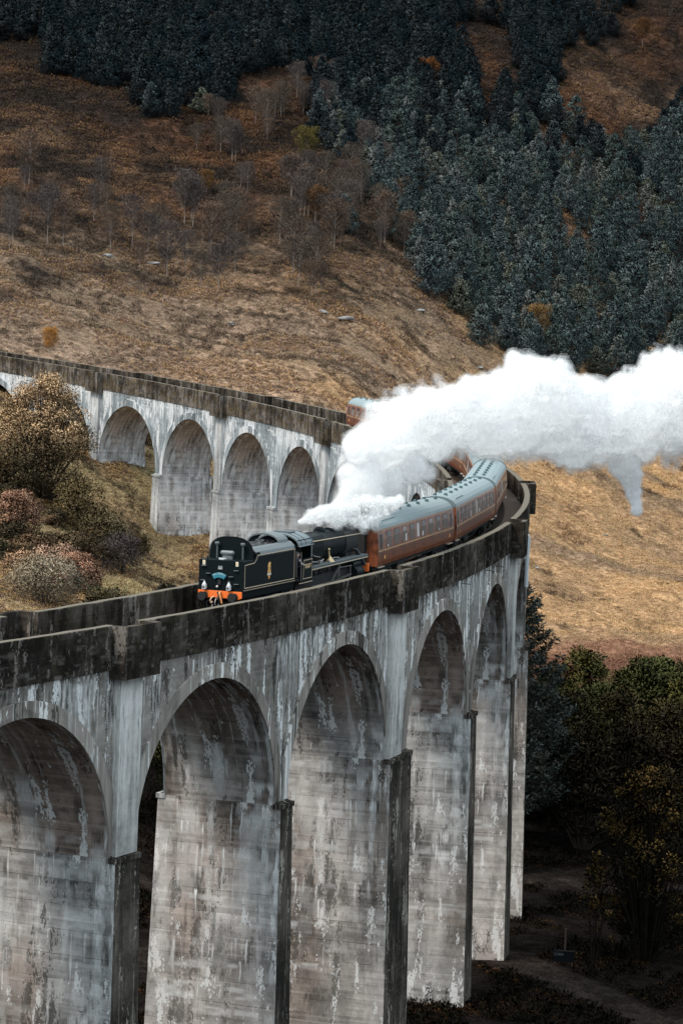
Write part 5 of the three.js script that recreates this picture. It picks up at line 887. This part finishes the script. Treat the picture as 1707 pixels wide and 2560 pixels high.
{ // tangled scrub between the named bushes
  const r = rng(4242), cols = [[0.13, 0.098, 0.055], [0.09, 0.076, 0.05], [0.2, 0.135, 0.085], [0.3, 0.19, 0.125], [0.11, 0.1, 0.06], [0.24, 0.17, 0.1]], pool = cols.map((c, i) => bushParts(900 + i, 1.5, 1.7, c, 0.2, { n: 40, per: 70, clump: 0.3, thin: 0.35, up: 0.2 })), protos = [];
  for (let i = 0; i < 40; i++) {
    const u = -20 + 400 * Math.pow(r(), 0.9), d = lerp(298, 345, r()), [x, y, z] = spot(u, d), v = pixel(x, y, z)[1], k = v < 1330 ? Math.floor(r() * 3) : Math.floor(r() * 6);
    if (u > 300 && v > 1420 || r() < (v - 1350) / 260) continue;
    const label = 'small tangled shrub in the scrub on the left slope below the golden tree', group = 'scrub on the left slope';
    let q = protos[k]; if (!q) q = protos[k] = tree('scrub_bush', pool[k][0], pool[k][1], barkDark, label, 'shrub', group); else { q = q.clone(); q.name = numbered('scrub_bush'); q.userData = { label, category: 'shrub', group }; scene.add(q); }
    stand(q, x, y, z - 0.1, r() * 6.28, 0.7 + 0.9 * r(), 0.6 + 0.8 * r());
  }
  [[832, 585, 0.95, 0, 'lone blue-green pine among the birches left of the wood'], [812, 345, 0.9, 5, 'dark pine at the left tip of the main wood'], [1318, 905, 1.0, 2, 'pale pine at the foot of the wood just above the steam'], [1570, 925, 1.0, 3, 'pale blue pine standing clear at the lower edge of the wood on the right'], [1665, 905, 1.1, 0, 'bushy pale pine low in the wood near the right edge'], [1500, 845, 0.8, 1, 'small pine at the lower edge of the wood above the steam lumps'], [1250, 800, 0.8, 3, 'small blue pine at the lower left corner of the wood']].forEach(([u, v, s, k, say], i) => { const [x, y, z] = onGround(u, v, 420), [c, t] = PINE[k] ?? PINE_SHADED[0]; stand(tree('pine_tree', c, t, barkDark, say, 'pine'), x, y, z - 0.2, i, s); });
}
// the thicket seen through the near arches
[[300, 256, 190, 260, 'dark green bush left of the gap below the near arches'], [385, 262, 200, 250, 'dark green bush in the gap left of the second near pier'], [450, 270, 180, 230, 'dark green bush behind the second near arch'], [180, 264, 200, 240, 'dark bush hidden behind the leftmost near pier']].forEach(([u, d, w, h, say], i) => bush('thicket', 'shrub', say, u, 0, w, h, [0.035, 0.04, 0.02], { d, n: 70, len: 0.24, tip: [0.075, 0.072, 0.025] }));
// the wood right of the viaduct
[[1395, 336, 130, 130], [1478, 332, 170, 215], [1590, 336, 150, 150], [1680, 326, 190, 225], [1425, 314, 160, 190], [1525, 306, 230, 215], [1630, 312, 170, 265], [1730, 312, 180, 220]].forEach(([u, d, w, h], i) => bush('broadleaf_tree', 'tree', ['low green tree beside the big spruce at the back', 'yellowish green tree at the back edge of the wood below the bracken', 'green tree at the back of the wood under the meadow', 'olive tree at the back right of the wood by the frame edge', 'round green tree just right of the big spruce', 'broad green tree in the middle of the right hand wood', 'dense green tree in the right hand wood near the frame edge', 'green tree cut by the right edge of the photo'][i], u, 0, w, h, [0.05, 0.056, 0.026], { d, n: 90, per: 110, len: 0.34, tip: i % 3 === 1 ? [0.085, 0.08, 0.028] : [0.064, 0.07, 0.028] }));
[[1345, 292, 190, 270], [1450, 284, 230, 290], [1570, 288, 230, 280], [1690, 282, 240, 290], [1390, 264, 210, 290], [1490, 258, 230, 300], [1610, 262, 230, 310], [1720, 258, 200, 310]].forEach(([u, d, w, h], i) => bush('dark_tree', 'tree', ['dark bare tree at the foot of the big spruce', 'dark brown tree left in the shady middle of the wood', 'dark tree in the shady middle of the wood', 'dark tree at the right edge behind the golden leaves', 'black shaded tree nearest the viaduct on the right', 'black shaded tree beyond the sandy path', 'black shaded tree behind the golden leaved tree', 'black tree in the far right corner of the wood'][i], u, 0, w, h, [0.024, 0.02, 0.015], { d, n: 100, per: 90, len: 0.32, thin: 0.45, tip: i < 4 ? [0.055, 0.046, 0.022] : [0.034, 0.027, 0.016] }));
bush('golden_leaved_tree', 'tree', 'tree with golden leaves over dark twigs in the lower right corner', 1660, 0, 330, 520, [0.02, 0.018, 0.012], { d: 213, n: 260, per: 80, len: 0.2, thin: 0.6, clump: 0.12, tip: [0.1, 0.066, 0.024], from_: 0.12, share: 0.5, seed: 42, bark: barkBlack });
bush('golden_leaved_tree', 'tree', 'small golden leaved sapling left of the golden tree in the lower right', 1530, 0, 120, 260, [0.025, 0.02, 0.012], { d: 209, n: 40, per: 40, len: 0.16, thin: 0.6, clump: 0.16, tip: [0.09, 0.056, 0.02], seed: 43, from_: 0.2, share: 0.5, bark: barkBlack });
{ // the big spruce beside the third pier
  const H = 23.5, L = new Leaves(77), r = L.r, t = [[[0, -0.5, 0], [0, H * 0.6, 0], 0.34, 0.2], [[0, H * 0.6, 0], [0, H, 0], 0.2, 0.03]];
  for (let k = 0; k < 150; k++) {
    const f = 0.16 + 0.82 * k / 149, y = H * f, a = k * 2.399 + r() * 0.5, len = (7.6 * Math.pow(1 - f, 0.8) + 0.5) * (0.7 + 0.45 * r()), lift = 0.12 + 0.35 * f + 0.2 * r();
    const B = (q) => [Math.cos(a) * len * q, y - 0.5 * len * q * (1 - q) * 0.8 + lift * len * q * q * 0.8, Math.sin(a) * len * q];
    for (let i = 0; i < 3; i++) t.push([B(i / 3), B((i + 1) / 3), 0.055 * (1 - i * 0.28) * (0.4 + len / 5), 0.055 * (1 - (i + 1) * 0.28) * (0.4 + len / 5)]);
    const tone = 0.7 + 0.7 * r();
    for (let i = 0; i < len * 11; i++) { const q = 0.2 + 0.8 * Math.sqrt(r()), b = B(q), s = (r() - 0.5) * 0.95 * len * 0.32 * (1.1 - q * 0.6); L.clump(b[0] - Math.sin(a) * s, b[1] - Math.abs(s) * 0.25 + (r() - 0.5) * 0.12, b[2] + Math.cos(a) * s, 0.22, 7, 0.4, 0.11, [0.085 * tone, 0.1 * tone, 0.088 * tone], { flat: 0.4, up: 0.15 }); }
  }
  const [x, y, z] = spot(1300, 258);
  stand(tree('spruce_tree', L.build(), limbs(t, 5), barkDark, 'big dark spruce with upswept branches close behind the viaduct piers on the right', 'spruce'), x, y, z, 0.4, 1);
}
{ // leaf litter and undergrowth on the valley floor
  const r = rng(555), L1 = new Leaves(8); L1.clump(0, 0.05, 0, 0.5, 70, 0.13, 0.07, tones([1, 1, 1], 0.9), { flat: 0.4, up: 0.2 });
  const g = L1.build(), put = [];
  for (let i = 0; i < 30000; i++) { const d = lerp(170, 330, r()), a = lerp(-0.12, 0.13, r()) * d, z = landAD(a, d), w = pathShare(a, d); if (z > -17 || w > 0.25 || fbm2(a * 0.2, d * 0.2, 3) < -0.05 + 0.2 * w) continue; const [x, y] = toPlan(a, d); put.push([x, y, z, 0.5 + r() * 0.9, r()]); }
  const im = new THREE.InstancedMesh(g, leafMat, put.length), o = new THREE.Object3D(), c = new THREE.Color();
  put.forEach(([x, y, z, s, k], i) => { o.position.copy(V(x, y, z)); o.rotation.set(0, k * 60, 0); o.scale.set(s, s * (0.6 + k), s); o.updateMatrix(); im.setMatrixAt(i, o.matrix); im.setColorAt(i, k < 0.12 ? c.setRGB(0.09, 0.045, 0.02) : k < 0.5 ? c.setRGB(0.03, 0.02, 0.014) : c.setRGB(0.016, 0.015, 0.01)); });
  im.name = 'undergrowth'; im.userData.kind = 'stuff'; tag(im, 'dark undergrowth and fallen leaves on the valley floor under the arches', 'undergrowth'); im.castShadow = im.receiveShadow = true; scene.add(im);
}
{ // stones, leaning timbers and the dark sign in the lower right
  const r = rng(808), stoneG = [0, 1, 2].map((k) => { const g = new THREE.IcosahedronGeometry(0.5, 2), p = g.attributes.position; for (let i = 0; i < p.count; i++) { const x = p.getX(i), y = p.getY(i), z = p.getZ(i), q = 1 + 0.5 * n3(x * 2.2 + k * 9, y * 2.2, z * 2.2); p.setXYZ(i, x * q * 1.2, y * q * 0.7, z * q); } g.computeVertexNormals(); return g; });
  const stoneM = dull([0.17, 0.13, 0.1]), paleM = dull([0.22, 0.22, 0.22]);
  [[1225, 2392, 0.7, 'rounded stone at the left of the heap by the third pier foot'], [1248, 2398, 0.9, 'large tan stone in the heap by the third pier foot'], [1272, 2392, 0.6, 'small stone right of the large tan stone'], [1205, 2400, 0.55, 'small stone at the left end of the heap by the pier'], [1290, 2405, 0.5, 'stone at the right end of the heap by the pier'], [1262, 2385, 0.45, 'small brown stone behind the large tan stone']].forEach(([u, v, s, say], i) => { const [x, y, z] = onGround(u, v, 185); const m = solo('stone', stoneG[i % 3], stoneM, say, 'stone', 'stones at the pier foot'); m.position.copy(V(x, y, z + 0.1)); m.rotation.y = i; m.scale.setScalar(s); });
  [[785, 788, 2.2, 'pale rock outcrop on the lower slope above the far arches'], [845, 805, 3.0, 'broad grey rock slab on the lower slope near the middle'], [560, 822, 2.0, 'flat white rock on the slope left of the grey slab'], [1030, 778, 1.8, 'bluish rock left of the pine wood foot'], [1185, 925, 2.2, 'grey rock just above the steam cloud'], [360, 660, 2.4, 'dark grey rock ledge on the left slope'], [250, 645, 2.6, 'long grey rock ledge on the left slope below the bracken'], [1345, 1422, 1.2, 'grey stone in the meadow right of the viaduct'], [1515, 1345, 1.1, 'small pale stone in the right meadow']].forEach(([u, v, s, say], i) => { const [x, y, z] = onGround(u, v, 300); const m = solo('boulder', stoneG[i % 3], paleM, say, 'rock'); m.position.copy(V(x, y, z + 0.05 * s)); m.rotation.y = i * 1.3; m.scale.set(s, s * 0.45, s * 0.7); });
  const timber = dull([0.04, 0.032, 0.026]);
  [[1246, 2335, 0.55, 3.0, 'dark timber prop leaning on the third pier'], [1262, 2330, 0.9, 2.4, 'short timber prop leaning beside the third pier'], [1275, 2268, 0.8, 2.6, 'timber prop leaning on the fourth pier'], [1287, 2275, -0.7, 2.8, 'crossed timber prop right of the fourth pier']].forEach(([u, v, lean, h, say]) => {
    const [x, y, z] = onGround(u, v, 190), m = solo('timber_prop', G([box(-0.09, 0.09, -0.3, h, -0.06, 0.06, 0.015)]), timber, say, 'timber'); m.position.copy(V(x, y, z)); m.quaternion.setFromAxisAngle(fwd, lean * 0.3);
  });
  const [x, y, z] = onGround(1455, 2425, 185), s = thing('sign_board', 'low dark sign board with pale lettering near the golden leaved tree', 'sign');
  part('panel', box(-0.75, 0.75, 0.25, 1.0, -0.05, 0.05, 0.02), dull([0.005, 0.0065, 0.0075]), s);
  part('top_rail', box(-0.6, 0.78, 1.0, 1.05, -0.06, 0.06), dull([0.022, 0.022, 0.024]), s);
  for (const k of [-0.6, 0.6]) part('post', box(k - 0.06, k + 0.06, -0.3, 0.25, -0.05, 0.05), timber, s);
  part('back_post', box(0.0, 0.14, -0.3, 2.6, -0.4, -0.26, 0.02), timber, s);
  const [g, m] = printed(0.66, 0.28, 132, 56, (k, w, h) => { k.clearRect(0, 0, w, h); k.fillStyle = '#343b3d'; k.font = 'bold 50px sans-serif'; k.textAlign = 'center'; k.textBaseline = 'middle'; k.fillText('CUBA', w / 2, h / 2, w); }); g.translate(-0.34, 0.78, 0.056); part('lettering', g, m, s);
  s.position.copy(V(x, y, z)); s.rotation.y = Math.atan2(-fwd.x, -fwd.z) - 0.1; shade(s);
}
// ---------------------------------------------------------------- steam: soft nested skins round a solid heart
{
  const at = (u, v, d) => { const a = (u - 853.5) / FPX * d, b = (1280 - v) / FPX * d, p = EYE.clone().addScaledVector(fwd, d).addScaledVector(camR, a).addScaledVector(camU, b); return p; };
  const O = at(1150, 1100, 195);                                    // local frame: x to the valley's right, y up, z away along the sheared drift
  const ex = rgt0.clone(), ey = UPV.clone(), ez = V(FH[0], FH[1], 0);
  const loc = (p) => { const q = p.clone().sub(O); return [q.dot(ex), q.dot(ey), q.dot(ez)]; };
  function plume(name, spine, blobs, o) {
    const S = spine.map(([u, v, d, r]) => [...loc(at(u, v, d)), r]), Bl = blobs.map(([u, v, d, r]) => [...loc(at(u, v, d)), r]);
    const zAt = (x) => { if (x <= S[0][0]) return S[0][2]; for (let i = 1; i < S.length; i++) if (x <= S[i][0]) return lerp(S[i - 1][2], S[i][2], (x - S[i - 1][0]) / Math.max(1e-3, S[i][0] - S[i - 1][0])); return S.at(-1)[2]; };
    const M = o.margin, lo = [0, 1].map((k) => Math.min(...S.map((s) => s[k] - s[3] * M), ...Bl.map((s) => s[k] - s[3] * M))), hi = [0, 1].map((k) => Math.max(...S.map((s) => s[k] + s[3] * M), ...Bl.map((s) => s[k] + s[3] * M))), R = Math.max(...S.map((s) => s[3])) * M * (o.deep ?? 1);
    lo.push(-R); hi.push(R);
    const n = [Math.ceil((hi[0] - lo[0]) / o.cell), Math.ceil((hi[1] - lo[1]) / o.cell), Math.ceil((hi[2] - lo[2]) / (o.cell * 1.6))], F = new Float32Array(n[0] * n[1] * n[2]).fill(-1), tone = [];
    const shape = (x, y, z) => {
      let f = -9;
      for (let i = 0; i < S.length - 1; i++) { const A = S[i], B = S[i + 1], dx = B[0] - A[0], dy = B[1] - A[1], dz = B[2] - A[2], px = x - A[0], py = y - A[1], pz = z - A[2], t = clamp((px * dx + py * dy + pz * dz) / (dx * dx + dy * dy + dz * dz), 0, 1), r = lerp(A[3], B[3], t), q = 1 - Math.hypot(px - dx * t, py - dy * t, pz - dz * t) / r; if (q > f) f = q; }
      for (const A of Bl) { const q = 1 - Math.hypot(x - A[0], y - A[1], z - A[2]) / A[3]; if (q > f) f = q + Math.max(0, 0.12 - Math.abs(q - f)) * 0.5; }
      return f;
    };
    const puff = (x, y, z) => { let s = 0, a = 0.55, q = o.freq; for (let i = 0; i < 5; i++) { s += a * (Math.abs(n3(x * q + i * 7, y * q - i * 3, z * q + i)) * 2.1 - 0.62); q *= 2.05; a *= 0.54; } return s; };
    for (let k = 0; k < n[2]; k++) for (let j = 0; j < n[1]; j++) for (let i = 0; i < n[0]; i++) {
      const x = lerp(lo[0], hi[0], i / (n[0] - 1)), y = lerp(lo[1], hi[1], j / (n[1] - 1)), zz = lerp(lo[2], hi[2], k / (n[2] - 1)), z = zz + zAt(x), f = shape(x, y, z);
      if (f < -0.75) { F[(k * n[1] + j) * n[0] + i] = f; continue; }
      const w = 0.35 * fbm3(x * 0.3 + 7, y * 0.3, z * 0.3, 2);
      F[(k * n[1] + j) * n[0] + i] = f + o.amp * puff(x + w, y + w * 1.4, z) + 0.25 * w - (o.thin ? o.thin(x, y) : 0);
    }
    const geos = [];
    for (const [level, alpha] of o.skins) {
      const g = surfaceNet(lo, hi, n, F, level), p = g.attributes.position, c = new Float32Array(p.count * 4);
      for (let i = 0; i < p.count; i++) {
        const x = p.getX(i), y = p.getY(i), z = p.getZ(i) + zAt(x);
        p.setZ(i, z);
        const al = alpha >= 1 ? 1 : clamp(alpha * (0.55 + 1.1 * clamp(0.5 + 0.9 * fbm3(x * 1.3, y * 1.3, z * 1.3 + level * 9, 3), 0, 1)), 0, 1);
        c.set([1, 1, 1, al], i * 4);
      }
      g.setAttribute('color', new THREE.BufferAttribute(c, 4));
      for (let i = 0; i < p.count; i++) p.setZ(i, -p.getZ(i));
      const I = g.index.array; for (let i = 0; i < I.length; i += 3) { const t = I[i]; I[i] = I[i + 1]; I[i + 1] = t; }
      g.computeVertexNormals();
      geos.push(g);
    }
    const mat = new THREE.MeshPhysicalMaterial({ color: new THREE.Color().setRGB(1, 1, 1), vertexColors: true, transparent: true, roughness: 1, specularIntensity: 0, transmission: 0.75, thickness: 0, side: THREE.DoubleSide });
    const m = solo(name, mergeGeometries(geos), mat, o.label, o.category);
    m.matrixAutoUpdate = true; m.position.copy(O); m.quaternion.setFromRotationMatrix(new THREE.Matrix4().makeBasis(ex, ey, ez.clone().negate()));
    console.log(name, n.join('x'), m.geometry.index.count / 3);
    return m;
  }
  const main = [[826, 1294, 178, 0.25], [846, 1262, 178.2, 0.65], [872, 1225, 178.8, 1.05], [905, 1180, 179.8, 1.45], [950, 1125, 181.5, 1.8], [1010, 1068, 183.5, 2.0], [1090, 1050, 186, 2.0], [1190, 1055, 189, 2.1], [1270, 1040, 191.5, 2.4], [1340, 1015, 194, 2.8], [1420, 1048, 196.5, 2.5], [1500, 1065, 199, 2.4], [1580, 1045, 202, 2.7], [1650, 1018, 205, 3.1], [1760, 1010, 209, 3.5], [1900, 1000, 214, 3.8]];
  const lumps = [[1330, 945, 194, 1.5], [1060, 1002, 185, 1.05], [1120, 1000, 187, 0.9], [1650, 945, 205, 1.75], [1440, 1130, 197, 1.35], [1560, 1160, 201, 1.0], [1572, 1190, 201.3, 0.9], [1578, 1212, 201.5, 0.8], [1583, 1235, 201.8, 0.72], [1586, 1255, 202, 0.66], [1588, 1275, 202, 0.6], [890, 1140, 179, 0.95], [1250, 1085, 190, 1.1], [1380, 965, 195.5, 1.2], [1540, 1000, 200, 1.25], [1290, 920, 193, 0.9], [900, 1222, 179.6, 1.75], [965, 1205, 181.5, 1.6], [872, 1180, 179.2, 1.15], [1020, 1165, 183, 1.4], [1085, 1115, 185.5, 1.15], [905, 1120, 180.6, 1.0], [1015, 1025, 184, 1.0]];
  plume('steam_cloud', main, lumps, { cell: 0.115, margin: 1.4, deep: 1.9, freq: 0.46, amp: 0.38, label: 'big white cloud of steam trailing from the chimney over the train to the right', category: 'steam', thin: (x, y) => 0.36 * smoothstep(-x, 1.6, 4.2) * smoothstep(-y, -0.4, 1.6) + 0.3 * smoothstep(x, 7, 9) * smoothstep(-y, 1.4, 3.2), skins: [[-0.2, 0.05], [-0.14, 0.08], [-0.08, 0.13], [-0.02, 0.2], [0.05, 0.34], [0.13, 1]] });
  const wisp = [[750, 1304, 168, 0.12], [772, 1296, 168.6, 0.3], [806, 1288, 169.8, 0.42], [850, 1283, 171.5, 0.55], [890, 1280, 173, 0.66], [930, 1276, 175, 0.66], [965, 1266, 176.5, 0.5], [1000, 1252, 178, 0.3]];
  plume('steam_jet', wisp, [[910, 1300, 173.6, 0.6], [945, 1305, 174.6, 0.5], [840, 1308, 171, 0.35]], { cell: 0.045, margin: 1.5, freq: 1.3, amp: 0.55, label: 'thin white jet of steam blowing back from the safety valves over the boiler', category: 'steam', skins: [[-0.25, 0.1], [-0.08, 0.2], [0.1, 0.35], [0.3, 0.7]] });
}
renderer.render(scene, camera);
